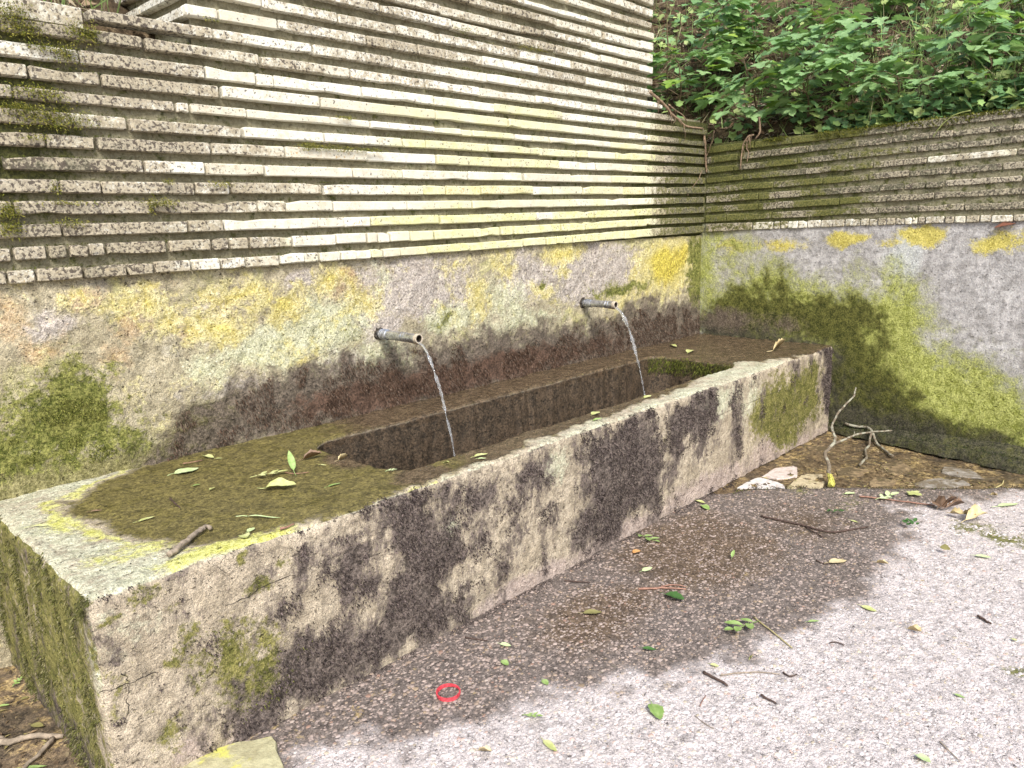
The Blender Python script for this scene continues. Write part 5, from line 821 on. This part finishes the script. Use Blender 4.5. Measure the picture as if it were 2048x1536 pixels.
# stone strips: clumps at the upper left, along the joints and in the dark corner
cl = []
for px_, pz_, rx_, rz_, n in [(-4.262,2.095,0.058,0.03,700),(-4.213,2.042,0.044,0.012,200),(-4.148,2.035,0.043,0.034,500),(-4.093,2.109,0.055,0.035,500),(-4.063,2.101,0.025,0.022,250),(-4.214,1.825,0.115,0.032,1500),(-4.304,1.851,0.057,0.015,400),(-4.268,1.907,0.073,0.022,400),(-4.211,1.897,0.06,0.016,300),(-4.384,1.532,0.031,0.028,500),(-3.899,1.554,0.066,0.014,350),(-3.936,1.542,0.011,0.028,120),(-4.198,1.555,0.095,0.008,150),(-4.385,1.477,0.037,0.025,450),(-4.207,1.489,0.063,0.013,200),(-3.143,1.779,0.183,0.012,500),(-2.948,1.78,0.069,0.009,150),(-3.068,1.909,0.047,0.008,120),(-4.237,1.604,0.018,0.023,120),(-3.863,1.631,0.022,0.011,70),(-3.663,1.623,0.051,0.011,150),(-3.253,1.783,0.073,0.016,200),(-3.626,2.214,0.04,0.007,60),(-4.276,2.144,0.043,0.024,300),(-1.868,2.348,0.121,0.015,200),(-2.337,2.367,0.102,0.018,120),(-4.274,1.761,0.044,0.009,150),(-4.306,2.125,0.042,0.037,300)]:
    a = RNG.normal(size=(n, 2)) * .55; cl.append(np.stack([px_ + a[:, 0] * rx_, np.full(n, -.030), pz_ + a[:, 1] * rz_], 1))
pts = np.concatenate(cl); pts[:, 1] -= RNG.uniform(0, .012, len(pts))
c = np.array([(.15, .16, .022), (.23, .22, .035), (.10, .12, .02), (.28, .26, .06)])[RNG.choice(4, len(pts))]
fuzz('moss', pts, np.tile([0, -1., .25], (len(pts), 1)), .009, .0022, c, M_MOSS, wall, .55, .9)
rows = []
for tops, bots, _ in T['MAIN'][:20]:
    tx, tz = zip(*tops); xx = RNG.uniform(-5.3 if len(rows) < 12 else -3.6, -.02 if len(rows) < 12 else -.75, 900)
    g = fbm(np.stack([xx, xx * 0 + len(rows) * 3.3, xx * 0], 1), 2.6, 3, 301); k = g > .24 - .5 * ((xx > -.62) | (xx < -4.0)); xx = xx[k]
    rows.append(np.stack([xx, RNG.uniform(-.026, .002, len(xx)), np.interp(xx, tx, tz) + .001], 1))
pts = np.concatenate(rows); fuzz('moss', pts, np.tile([0, -.35, 1.], (len(pts), 1)), .009, .0024, (.075, .085, .018), M_MOSS, wall, .0, .9)
# side wall: cushion on the cap and patches on the strips
y = RNG.uniform(-4.5, -.45, 12000); ct = T['RIGHT'][8][0]; zt = ct[0] * np.maximum(y, -2.6) ** 2 + ct[1] * np.maximum(y, -2.6) + ct[2]
k = fbm(np.stack([y, y * 0, y * 0], 1), 3, 3, 305) > -.45; y, zt = y[k], zt[k]; n = len(y); f = RNG.uniform(0, 1, n)
pts = np.stack([np.where(f < .7, RNG.uniform(-.015, .13, n), -.017), y, np.where(f < .7, zt, zt - RNG.uniform(0, .045, n) * np.clip(.4 + 1.2 * fbm(np.stack([y, y * 0, y * 0], 1), 4, 2, 309), .1, 1))], 1)
fuzz('moss', pts, np.tile([-.5, 0, 1.], (n, 1)), .018, .0034, np.array([(.12, .13, .02), (.20, .20, .035), (.07, .08, .016)])[RNG.choice(3, n)], M_MOSS, side, .25, .9)
y = RNG.uniform(-2.1, -.02, 9000); z = RNG.uniform(1.36, 1.9, 9000)
k = fbm(np.stack([y, z * 2.5, y * 0], 1), 4, 3, 307) + .45 * np.clip((y + 1.2) / .9, -.5, 1) > .30; y, z = y[k], z[k]
fuzz('moss', np.stack([np.full(len(y), -.017), y, z], 1), np.tile([-1., 0, .2], (len(y), 1)), .008, .0024, (.055, .066, .015), M_MOSS, side, .4, .9)
n = 16000; s = RNG.choice(len(foot_pts), n); fuzz('moss', foot_pts[s] + RNG.normal(size=(n, 3)) * .005, np.tile([-.5, 0, 1.], (n, 1)), .012, .0026, np.array([(.035, .05, .018), (.06, .075, .025), (.03, .035, .02)])[RNG.choice(3, n)], M_MOSS, side, .2, .9)
i = np.where((side_olive > .55) & (side_pts[:, 2] < .42) & (side_pts[:, 1] > -2.6))[0]; s = RNG.choice(i, 7000)
fuzz('moss', side_pts[s] + RNG.normal(size=(7000, 3)) * .004, np.tile([-1., 0, -.1], (7000, 1)), .010, .0022, np.array([(.06, .068, .022), (.09, .095, .035), (.045, .045, .022)])[RNG.choice(3, 7000)], M_MOSS, side, .5, .8)
# concrete of the main wall: dark rootlets above the trough, green cushion at the left
i = np.where((wall_dark + .7 * fbm(wall_pts, 11, 3, 351) > .78) & (wall_pts[:, 2] > .57))[0]; n = 26000; s = RNG.choice(i, n); q = wall_pts[s] + RNG.normal(size=(n, 3)) * .004
k = (fbm(q * (1, 1, .6), 7, 3, 311) > -.25 + 1.2 * (q[:, 2] - .70)); q = q[k]; n = len(q)
fuzz('moss', q, np.tile([0, -1., -.2], (n, 1)), .012, .0026, np.array([(.065, .038, .026), (.11, .068, .046), (.035, .022, .018), (.17, .125, .095)])[RNG.choice(4, n)], M_MOSS, wall, .9, .7)
i = np.where((wall_green + .6 * fbm(wall_pts, 12, 3, 357) > .62) & (wall_pts[:, 0] < -3))[0]; s = RNG.choice(i, 9000); q = wall_pts[s] + RNG.normal(size=(9000, 3)) * .005; k = fbm(q, 14, 3, 313) > .08; q = q[k]
fuzz('moss', q, np.tile([0, -1., .0], (len(q), 1)), .008, .0026, np.array([(.14, .15, .03), (.23, .23, .06), (.09, .10, .02)])[RNG.choice(3, len(q))], M_MOSS, wall, .4, .9)
# trough: dark fuzz on the front, moss on the left end, fringe inside the far end of the basin
i = np.where(front_dark + .55 * fbm(front_pts, 14, 3, 353) > .56)[0]; n = 42000; s = RNG.choice(i, n); q = front_pts[s] + RNG.normal(size=(n, 3)) * .005
k = fbm(q, 16, 3, 315) > -.22; q = q[k]; n = len(q)
fuzz('moss', q, np.tile([0, -1., .0], (n, 1)), .0085, .0030, np.array([(.045, .034, .034), (.085, .066, .064), (.022, .016, .016), (.16, .125, .115)])[RNG.choice(4, n)], M_MOSS, trough, .35, 1.0)
i = np.where(front_green + .6 * fbm(front_pts, 14, 3, 355) > .58)[0]; s = RNG.choice(i, 9000); q = front_pts[s] + RNG.normal(size=(9000, 3)) * .005; k = fbm(q, 18, 3, 317) > -.05; q = q[k]
fuzz('moss', q, np.tile([0, -1., .0], (len(q), 1)), .007, .0026, np.array([(.12, .125, .03), (.16, .16, .05), (.09, .09, .03)])[RNG.choice(3, len(q))], M_MOSS, trough, .35, 1.0)
i = np.where(left_green + .5 * fbm(left_pts, 12, 3, 359) > .55)[0]; n = 20000; s = RNG.choice(i, n); q = left_pts[s] + RNG.normal(size=(n, 3)) * .006; k = fbm(q * (1, 3, .8), 6, 3, 319) > .06; q = q[k]
fuzz('moss', q, np.tile([-1., 0, .0], (len(q), 1)), .010, .0028, np.array([(.08, .085, .022), (.14, .14, .045), (.055, .055, .022), (.19, .175, .09)])[RNG.choice(4, len(q))], M_MOSS, trough, .6, .9)
bs = np.array([tuple(p) for p in basin_side]); i = np.where((bs[:, 0] > -1.05) & (bs[:, 2] > H - .09))[0]; s = RNG.choice(i, 2600)
fuzz('moss', bs[s] + RNG.normal(size=(2600, 3)) * (.003, .012, .012), np.tile([-1., 0, -.2], (2600, 1)), .016, .003, np.array([(.09, .105, .018), (.14, .15, .03), (.05, .06, .014)])[RNG.choice(3, 2600)], M_MOSS, trough, .6, .7)
i = np.where((bs[:, 2] > H - .30))[0]; s = RNG.choice(i, 9000); q = bs[s] + RNG.normal(size=(9000, 3)) * (.008, .003, .008)
nr = np.stack([-np.sign(q[:, 0] + 2.2) * (np.abs(q[:, 0] + 2.2) > 1.2), -np.sign(q[:, 1] + .53) * 1., q[:, 1] * 0], 1); nr /= np.linalg.norm(nr, axis=1)[:, None]
fuzz('moss', q, nr, .007, .0025, np.array([(.04, .026, .016), (.075, .052, .034), (.02, .014, .010), (.11, .09, .055)])[RNG.choice(4, 9000)], M_MOSS, trough, .6, .8)
# crumbs of moss and grit gathered at the foot of the trough and along the slab edge
n = 6000; x = RNG.uniform(XL, -1.3, n); pts = np.stack([x, -W - .004 - RNG.exponential(.018, n), np.zeros(n)], 1); pts[:, 2] = ground_z(pts[:, 0], pts[:, 1]); k = fbm(pts, 6, 3, 321) > -.1; pts = pts[k]
fuzz('moss', pts, np.tile([0, -.4, 1.], (len(pts), 1)), .008, .003, (.075, .058, .055), M_MOSS, ground, .2, 1.0)
n = 2600; t = RNG.uniform(0, 1, n); ex = np.interp(t, np.linspace(0, 1, 7), [e[0] for e in EDGE[1:8]]); ey = np.interp(t, np.linspace(0, 1, 7), [e[1] for e in EDGE[1:8]])
pts = np.stack([ex, ey, ex * 0], 1) + RNG.normal(size=(n, 3)) * (.022, .022, 0); pts[:, 2] = ground_z(pts[:, 0], pts[:, 1]); k = (fbm(pts, 5, 3, 323) > -.2) & (pts[:, 1] < -W - .01); pts = pts[k]
fuzz('moss', pts, np.tile([0, 0, 1.], (len(pts), 1)), .012, .0032, np.array([(.06, .045, .042), (.09, .07, .05), (.09, .10, .03)])[RNG.choice(3, len(pts))], M_MOSS, ground, .2, 1.0)
# ---------------------------------------------------------------- water
water_m = NT('water', .03, .5); water_m.b.inputs['Transmission Weight'].default_value = 1.0; water_m.b.inputs['IOR'].default_value = 1.33; water_m.put(water_m.b.inputs['Base Color'], (.75, .80, .74))
me = mesh('water', [(BX0 - .02, BY0 - .02, .30), (BX1 + .02, BY0 - .02, .30), (BX1 + .02, BY1 + .02, .30), (BX0 - .02, BY1 + .02, .30)], [(0, 1, 2, 3)])
water_m.out(nrm=water_m.bump(water_m.noise(18, 3), .01)); link('water', me, water_m.m, None, 'structure')
# ---------------------------------------------------------------- spouts and their streams
M_STEEL = NT('dull_steel', .34, .5); M_STEEL.b.inputs['Metallic'].default_value = .85
M_STEEL = M_STEEL.out(M_STEEL.mix(M_STEEL.step(M_STEEL.noise(70, 4), .4, .7), (.54, .555, .58), (.27, .275, .285)), None, M_STEEL.step(M_STEEL.noise(40, 3), .3, .7, .20, .38))
M_RIM = plain('limescale_lip', (.42, .36, .28), .6, .3, 150); M_PIPE = plain('pipe_inside', (.035, .028, .022), .6, .3, 60)
M_GAP = plain('gap_shade', (.045, .038, .03), 1, .4, 80, .2, .004)  # near-black colour painted in for the shade of the gap round each pipe
def lathe(x, z, prof, sides=28):
    """turned about the outward axis (-y); prof = (distance from the wall, radius)"""
    v = []; f = []
    for y, r in prof: v += [(x + r * math.cos(2 * math.pi * k / sides), -y, z + r * math.sin(2 * math.pi * k / sides)) for k in range(sides)]
    for i in range(len(prof) - 1):
        for k in range(sides): k2 = (k + 1) % sides; f.append((i * sides + k, (i + 1) * sides + k, (i + 1) * sides + k2, i * sides + k2))
    return v, f
M_STREAM = NT('falling_water', .04, .5); M_STREAM.b.inputs['Transmission Weight'].default_value = .9; M_STREAM.b.inputs['IOR'].default_value = 1.33
M_STREAM = M_STREAM.out((.93, .95, .97), M_STREAM.bump(M_STREAM.noise(60, 3, .6, M_STREAM.vec((1, 1, .25))), .006))
def spout(x, z, length, r, label, group, seed):
    s = thing('water_spout', label, 'spout', (x, 0, z), group)
    pr = [(-.03, r * .98), (.012, r * .98)]
    for k in range(4): a = .016 + k * .013; pr += [(a, r * .98), (a + .002, r * 1.18), (a + .007, r * 1.18), (a + .009, r * .98)]
    pr += [(.16, r * .97), (.168, r * 1.06), (.176, r * 1.06), (.180, r * .96), (.184, r * .96), (.187, r * 1.05), (.194, r * 1.05), (.198, r * .97), (length - .024, r * .93), (length - .020, r * .97)]
    link('pipe', mesh('pipe', *lathe(x, z, pr)), M_STEEL, s, smooth=False)
    link('lip', mesh('lip', *lathe(x, z, [(length - .021, r * .95), (length - .018, r * 1.06), (length - .003, r * 1.06), (length, r * 1.0), (length, r * .80), (length - .004, r * .76)])), M_RIM, s)
    link('bore', mesh('bore', *lathe(x, z, [(length - .003, r * .77), (length - .10, r * .74), (length - .12, .001)])), M_PIPE, s, smooth=True)
    rr = random.Random(seed); v, f = lathe(x, z, [(-.025, r * 1.5), (-.002, r * 1.42), (.003, r * 1.2), (-.004, r * 1.03), (-.02, r * 1.0)], 18)
    v = [(a + rr.uniform(-.004, .004), b + rr.uniform(-.003, .002), c + rr.uniform(-.004, .004)) for a, b, c in v]
    link('wall_gap', mesh('wall_gap', v, f), M_GAP, s)  # dark ring stands in for the shaded gap between pipe and wall
    # lime crust hanging under the lip
    v, f = tube([(x, -length + .075, z - r * .98), (x + .003, -length + .045, z - r * .99), (x, -length + .018, z - r * 1.05), (x - .002, -length + .002, z - r * .98)], [.002, .004, .005, .002], 7)
    link('lime_crust', mesh('lime_crust', v, f), plain('lime_crust', (.25, .17, .10), .9, .4, 120), s)
    # stream: a falling rope of water, twisting and pinching
    p = []; rad = []; n = 70; zt = z - r * .66; tw = rr.uniform(0, 6)
    for i in range(n + 1):
        zz = zt - (zt - .292) * i / n; tt = math.sqrt(2 * max(0, zt - zz) / 9.81); fall = i / n
        p.append(Vector((x + .0016 * math.sin(i * .31 + tw) * min(1, i / 8), -length + .018 - .70 * tt, zz + .0)))
        rad.append((.0066 - .0028 * fall) * (1 + .9 * float(fbm(np.array([[i * .42, tw, .3]]), 1.0, 3, 77)[0]) + .15 * math.sin(i * 1.9)))
    sides = 9; v = []; f = []
    for i, (q, ra) in enumerate(zip(p, rad)):
        tg = (p[min(i + 1, n)] - p[max(i - 1, 0)]).normalized(); a = Vector((1, 0, 0)); b = tg.cross(a).normalized(); ph = i * .16 + 2.2 * float(fbm(np.array([[i * .11, tw, 4.]]), 1.0, 2, 79)[0])
        fl = .55 + .25 * math.sin(i * .5)
        for k in range(sides):
            g = 2 * math.pi * k / sides; ca, sb = math.cos(g) * ra * 1.25, math.sin(g) * ra * fl
            v.append(q + a * (ca * math.cos(ph) - sb * math.sin(ph)) + b * (ca * math.sin(ph) + sb * math.cos(ph)))
    for i in range(n):
        for k in range(sides): k2 = (k + 1) % sides; f.append((i * sides + k, i * sides + k2, (i + 1) * sides + k2, (i + 1) * sides + k))
    o = link('water_stream', mesh('water_stream', v, f), M_STREAM, None, smooth=True)
    return o
o = spout(-2.936, .949, .290, .0215, 'nearer ribbed steel spout pouring water, left one on the wall', 'steel spouts on the wall', 1); tag(o, 'thin clear stream falling from the nearer spout', 'water', 'streams falling into the trough')
o = spout(-1.395, .948, .245, .0215, 'farther ribbed steel spout near the wall corner', 'steel spouts on the wall', 2); tag(o, 'thin clear stream falling from the farther spout into the dark basin', 'water', 'streams falling into the trough')
# ---------------------------------------------------------------- paving pieces
def slab_piece(pts, z0, h, mat, name='flagstone', r=random):
    n = len(pts); cx = sum(p[0] for p in pts) / n; cy = sum(p[1] for p in pts) / n; dense_ = []
    for i in range(n):
        a, b = pts[i], pts[(i + 1) % n]
        for k in range(3): t = k / 3; dense_.append((a[0] + (b[0] - a[0]) * t + r.uniform(-.006, .006), a[1] + (b[1] - a[1]) * t + r.uniform(-.006, .006)))
    m = len(dense_); v = [(x, y, z0 - .03) for x, y in dense_] + [(x, y, z0 + h * .55 + r.uniform(-.001, .001)) for x, y in dense_] + [(cx + (x - cx) * .965, cy + (y - cy) * .965, z0 + h + r.uniform(-.0015, .0015)) for x, y in dense_] + [(cx, cy, z0 + h)]
    f = []
    for i in range(m): j = (i + 1) % m; f += [(i, j, m + j, m + i), (m + i, m + j, 2 * m + j, 2 * m + i), (2 * m + i, 2 * m + j, 3 * m)]
    return link(name, mesh(name, v, f), mat, ground)
def slate(name, a, b, c, amt): 
    m = NT(name, .8, .25); n = m.noise(30, 6, .7); col = m.mix(m.step(n, .35, .65), a, b); col = m.mix(m.step(m.noise(11, 5, .7), .62 - amt, .78 - amt), col, c); return m.out(col, m.bump(m.noise(90, 4, .7), .004))
FM_ = [slate('pale_flag', (.48, .44, .41), (.64, .61, .57), (.30, .24, .19), .06), slate('pink_flag', (.46, .38, .33), (.58, .50, .45), (.26, .19, .13), .06), slate('tan_flag', (.38, .31, .19), (.52, .44, .28), (.20, .18, .07), .10),
       slate('brown_flag', (.17, .12, .07), (.32, .235, .13), (.10, .075, .04), .20), slate('grey_flag', (.20, .175, .14), (.33, .30, .26), (.15, .12, .08), .20)]
for k, pts in enumerate(D['FLAG']): slab_piece(pts, -.008, .006 if k < 3 else .003, FM_[[0, 1, 2, 3, 4, 3, 3, 3, 4][k]])
slab_piece(D['SLAB'], -.002, .022, slate('lichen_flag', (.32, .29, .17), (.46, .43, .26), (.52, .50, .12), .12))
# ---------------------------------------------------------------- lichen covered branch, and the twig lying behind it
M_BARK = NT('lichen_bark', .9, .15); nz = M_BARK.noise(60, 5, .7)
M_BARK = M_BARK.out(M_BARK.mix(M_BARK.step(M_BARK.noise(26, 4), .45, .6), (.15, .12, .085), (.30, .29, .22)), M_BARK.bump(nz, .004))
M_LICHEN = plain('yellow_lichen', (.36, .34, .08), .95, .6, 130, .1, .004)
B = D['BR']
b = thing('fallen_branch', 'lichen covered forked branch propped up on the paving, yellow at its foot', 'branch', tuple(B['main'][0]))
p = smooth_path(B['main'], 4, .003); n = len(p); p2 = smooth_path(B['side'], 4, .003)
vf = [tube(p, [.0125 * (1 - .72 * i / n) * random.uniform(.88, 1.14) for i in range(n)], 8), tube(p2, [.0085 * (1 - .6 * i / len(p2)) * random.uniform(.88, 1.12) for i in range(len(p2))], 7)]
for _ in range(9):
    q = random.choice(p[8:] + p2); e = q + Vector((random.uniform(-.02, .02), random.uniform(-.02, .02), random.uniform(0, .03))); vf.append(tube([q, e], [.003, .0015], 4))
link('limb', mesh('limb', *join(*vf)), M_BARK, b, smooth=True)
v, f = tube([Vector(B['main'][0]) + Vector((-.004, .004, .0)), Vector(B['main'][0]).lerp(Vector(B['main'][1]), .5), Vector(B['main'][1]) + Vector((0, 0, .012)), Vector(B['main'][2])], [.016, .017, .0145, .0115], 10)
v = [q + Vector((random.uniform(-.003, .003), random.uniform(-.003, .003), random.uniform(-.003, .003))) for q in v]; link('lichen', mesh('lichen', v, f), M_LICHEN, b)
def on_ground(pts, dz): return [(min(x, -.02), y, float(ground_z(np.array([x]), np.array([y]))[0]) + dz + (.06 if x > -.09 else 0)) for x, y in pts]
vf = [tube(smooth_path(on_ground(B['sec'], .016), 3, .003), .0085, 7), tube(smooth_path(on_ground(B['sec2'], .014), 3, .003), .0075, 7)]
tag(link('fallen_branch', mesh('twig', *join(*vf)), M_BARK, None, smooth=True), 'short brown forked twig lying on the paving behind the tall branch', 'branch')
# ---------------------------------------------------------------- red rubber band: one band lying in two turns
(cx, cy), l, r_ = D['BAND']; R0 = math.dist(l, r_) / 2
v = []; f = []; n = 96
for i in range(n):
    a = 2 * math.pi * 2 * i / n; rr = R0 * (1 + .03 * math.sin(a / 2 + 1)) * (1 + .035 * math.sin(2 * a)); z = .0085 + .0035 * math.sin(a / 2)
    for o, h in ((-.0017, -.003), (.0017, -.003), (.0017, .003), (-.0017, .003)): v.append((cx + (rr + o) * math.cos(a), cy + (rr + o) * math.sin(a) * .98, z + h))
for i in range(n):
    j = (i + 1) % n
    for k in range(4): f.append((i * 4 + k, j * 4 + k, j * 4 + (k + 1) % 4, i * 4 + (k + 1) % 4))
tag(link('rubber_band', mesh('rubber_band', v, f), plain('red_rubber', (.52, .055, .07), .6, .35, 160, .3), None, smooth=False), 'red rubber band lying in a double loop on the wet concrete', 'rubber band')
# ---------------------------------------------------------------- fallen leaves
LC = [((.18, .28, .07), (.29, .39, .14)), ((.36, .39, .13), (.50, .51, .24)), ((.035, .09, .02), (.06, .14, .035)), ((.48, .38, .19), (.56, .47, .28)), ((.15, .09, .055), (.24, .155, .10)), ((.40, .50, .22), (.50, .58, .32)), ((.19, .17, .06), (.25, .23, .09)), ((.48, .22, .07), (.55, .30, .12))]
def fallen_material(k):
    m = NT('fallen_leaf_%s' % 'bright yellowish dark tan brown pale olive orange'.split()[k], .55, .35); tc = m.n('ShaderNodeTexCoord').outputs['Object']
    c = m.mix(m.step(m.noise(40, 4, .6, tc), .35, .65), *LC[k]); c = m.mix(m.step(m.noise(130, 3), .64, .72, 0, .6), c, [x * .45 for x in LC[k][0]]); return m.out(c)
LM = [fallen_material(k) for k in range(8)]
def blade(L, wr, r, curl=0.0, fold=.25, seg=8, teeth=0.0):
    """ovate leaf from (0,0) to (L,0): vein line and two halves, folded and bent"""
    v = []; f = []
    for i in range(seg + 1):
        t = i / seg; w = L * wr * .5 * (math.sin(math.pi * min(1, t ** .8)) ** .75 if 0 < t < 1 else 0) + .0003; te = 1 + teeth * (1 if i % 2 else -1)
        ph = curl * (t - .3); x = L * (math.sin(ph) / ph * t if abs(ph) > 1e-3 else t); z = L * .25 * curl * t * (1 - .5 * t) * (t) + L * .012 * math.sin(6 * t)
        a = fold * (1 + .3 * math.sin(5 * t)) + curl * .3
        v += [(x, -w * te * math.cos(a), z + w * math.sin(a)), (x, 0, z), (x, w * te * math.cos(a), z + w * math.sin(a) * r.uniform(.6, 1.2))]
    for i in range(seg): k = i * 3; f += [(k, k + 3, k + 4, k + 1), (k + 1, k + 4, k + 5, k + 2)]
    st, sf = tube([(-L * .28, r.uniform(-.1, .1) * L, .001), (-L * .12, 0, .0015), (.01 * L, 0, .001)], [max(.0006, L * .014)] * 3, 4)
    return join((v, f), (st, sf))
def place(vf, p, ang, z, tilt=0.0, roll=0.0):
    Mx = Matrix.Translation((p[0], p[1], z)) @ Matrix.Rotation(ang, 4, 'Z') @ Matrix.Rotation(-tilt, 4, 'Y') @ Matrix.Rotation(roll, 4, 'X')
    return [Mx @ Vector(q) for q in vf[0]], vf[1]
for k, (kind, (ax_, ay_, bx_, by_), top, wr, colr, label) in enumerate(D['LEAF']):
    r = random.Random(500 + k); Ln = max(.012, math.hypot(bx_ - ax_, by_ - ay_)) * .92; ang = math.atan2(by_ - ay_, bx_ - ax_)
    z = (H + .0045) if top else float(ground_z(np.array([ax_]), np.array([ay_]))[0]) + .0065
    standing = 'standing' in label; tl = .75 if standing else r.uniform(-.02, .10)
    if standing: Ln = min(Ln, .085 if top else .035)
    if kind == 'blade': vf = blade(Ln, max(wr, .08), r, .05, .4, 8)
    elif kind == 'leaf': vf = blade(Ln, wr, r, r.uniform(-.2, .35), r.uniform(.08, .35), 8, .06 if wr > .5 else 0)
    elif kind == 'curl': vf = blade(Ln, wr, r, r.uniform(.9, 1.7), r.uniform(.5, .9), 9, .08)
    elif kind == 'maple':
        src = LEAF[2]; vf = ([(q.co.x * Ln, q.co.y * Ln, q.co.z * Ln * .5 + .004) for q in src.vertices], [tuple(q.vertices) for q in src.polygons])
    elif kind == 'sprig':
        parts_ = [tube([(0, 0, .002), (Ln * .5, Ln * .04, .006), (Ln, 0, .003)], [.0014, .0012, .0008], 4)]
        for q in range(5): parts_.append(place(blade(Ln * r.uniform(.32, .5), .5, r, .2, .2, 5), (Ln * (.25 + .18 * q), 0), (1 if q % 2 else -1) * r.uniform(.5, 1.1) if q < 4 else 0, .005, .1))
        vf = join(*parts_)
    else:
        parts_ = []
        for q in range(11): parts_.append(place(blade(r.uniform(.014, .024), .85, r, .3, .1, 4), (Ln * r.random(), r.uniform(-.012, .012)), r.uniform(0, 6.28), .004 + r.uniform(0, .012), .2))
        vf = join(*parts_)
    vf = place(vf, (0, 0), ang, 0, tl, r.uniform(-.12, .12) + (.5 if 'heap' in label else 0)); lift = -min(min(q[2] for q in vf[0]), 0) * .8
    heap = r.uniform(.0, .02) if 'heap' in label else 0
    o = link('fallen_leaf', mesh('fallen_leaf', *vf), LM[colr], None, smooth=True); o.location = (ax_, ay_, z + lift + heap)
    tag(o, label, 'leaf', 'fallen leaves on the trough top' if top else ('heap of brown leaves' if 'heap' in label else 'fallen leaves on the ground'))
TC = [plain('grey_twig', (.27, .22, .165), .9, .3, 60, .2, .003), plain('dark_twig', (.075, .05, .04), .85, .3, 60, .2, .003), plain('reddish_twig', (.26, .145, .105), .8, .3, 60, .2, .002), plain('pale_stem', (.36, .31, .15), .8, .25, 40)]
for pts, top, rd_, colr, label, br in D['TWIG']:
    z3 = lambda q: [(x, y, (H + .004 if top else float(ground_z(np.array([x]), np.array([y]))[0]) + .003) + rd_ * .8) for x, y in q]
    s = smooth_path(z3(pts), 4, rd_ * .35); n = len(s)
    vf = [tube(s, [rd_ * (1 - .35 * i / n) * random.uniform(.85, 1.12) for i in range(n)], 6)]
    for q in br: s2 = smooth_path(z3(q), 4, rd_ * .3); vf.append(tube(s2, [rd_ * .7 * (1 - .4 * i / len(s2)) for i in range(len(s2))], 5))
    c0 = s[0]; v, f = join(*vf); v = [tuple(Vector(q) - c0) for q in v]
    o = link('twig', mesh('twig', v, f), TC[colr], None, smooth=True); o.location = c0
    tag(o, label, 'twig', 'twigs on the trough top' if top else 'twigs on the ground')
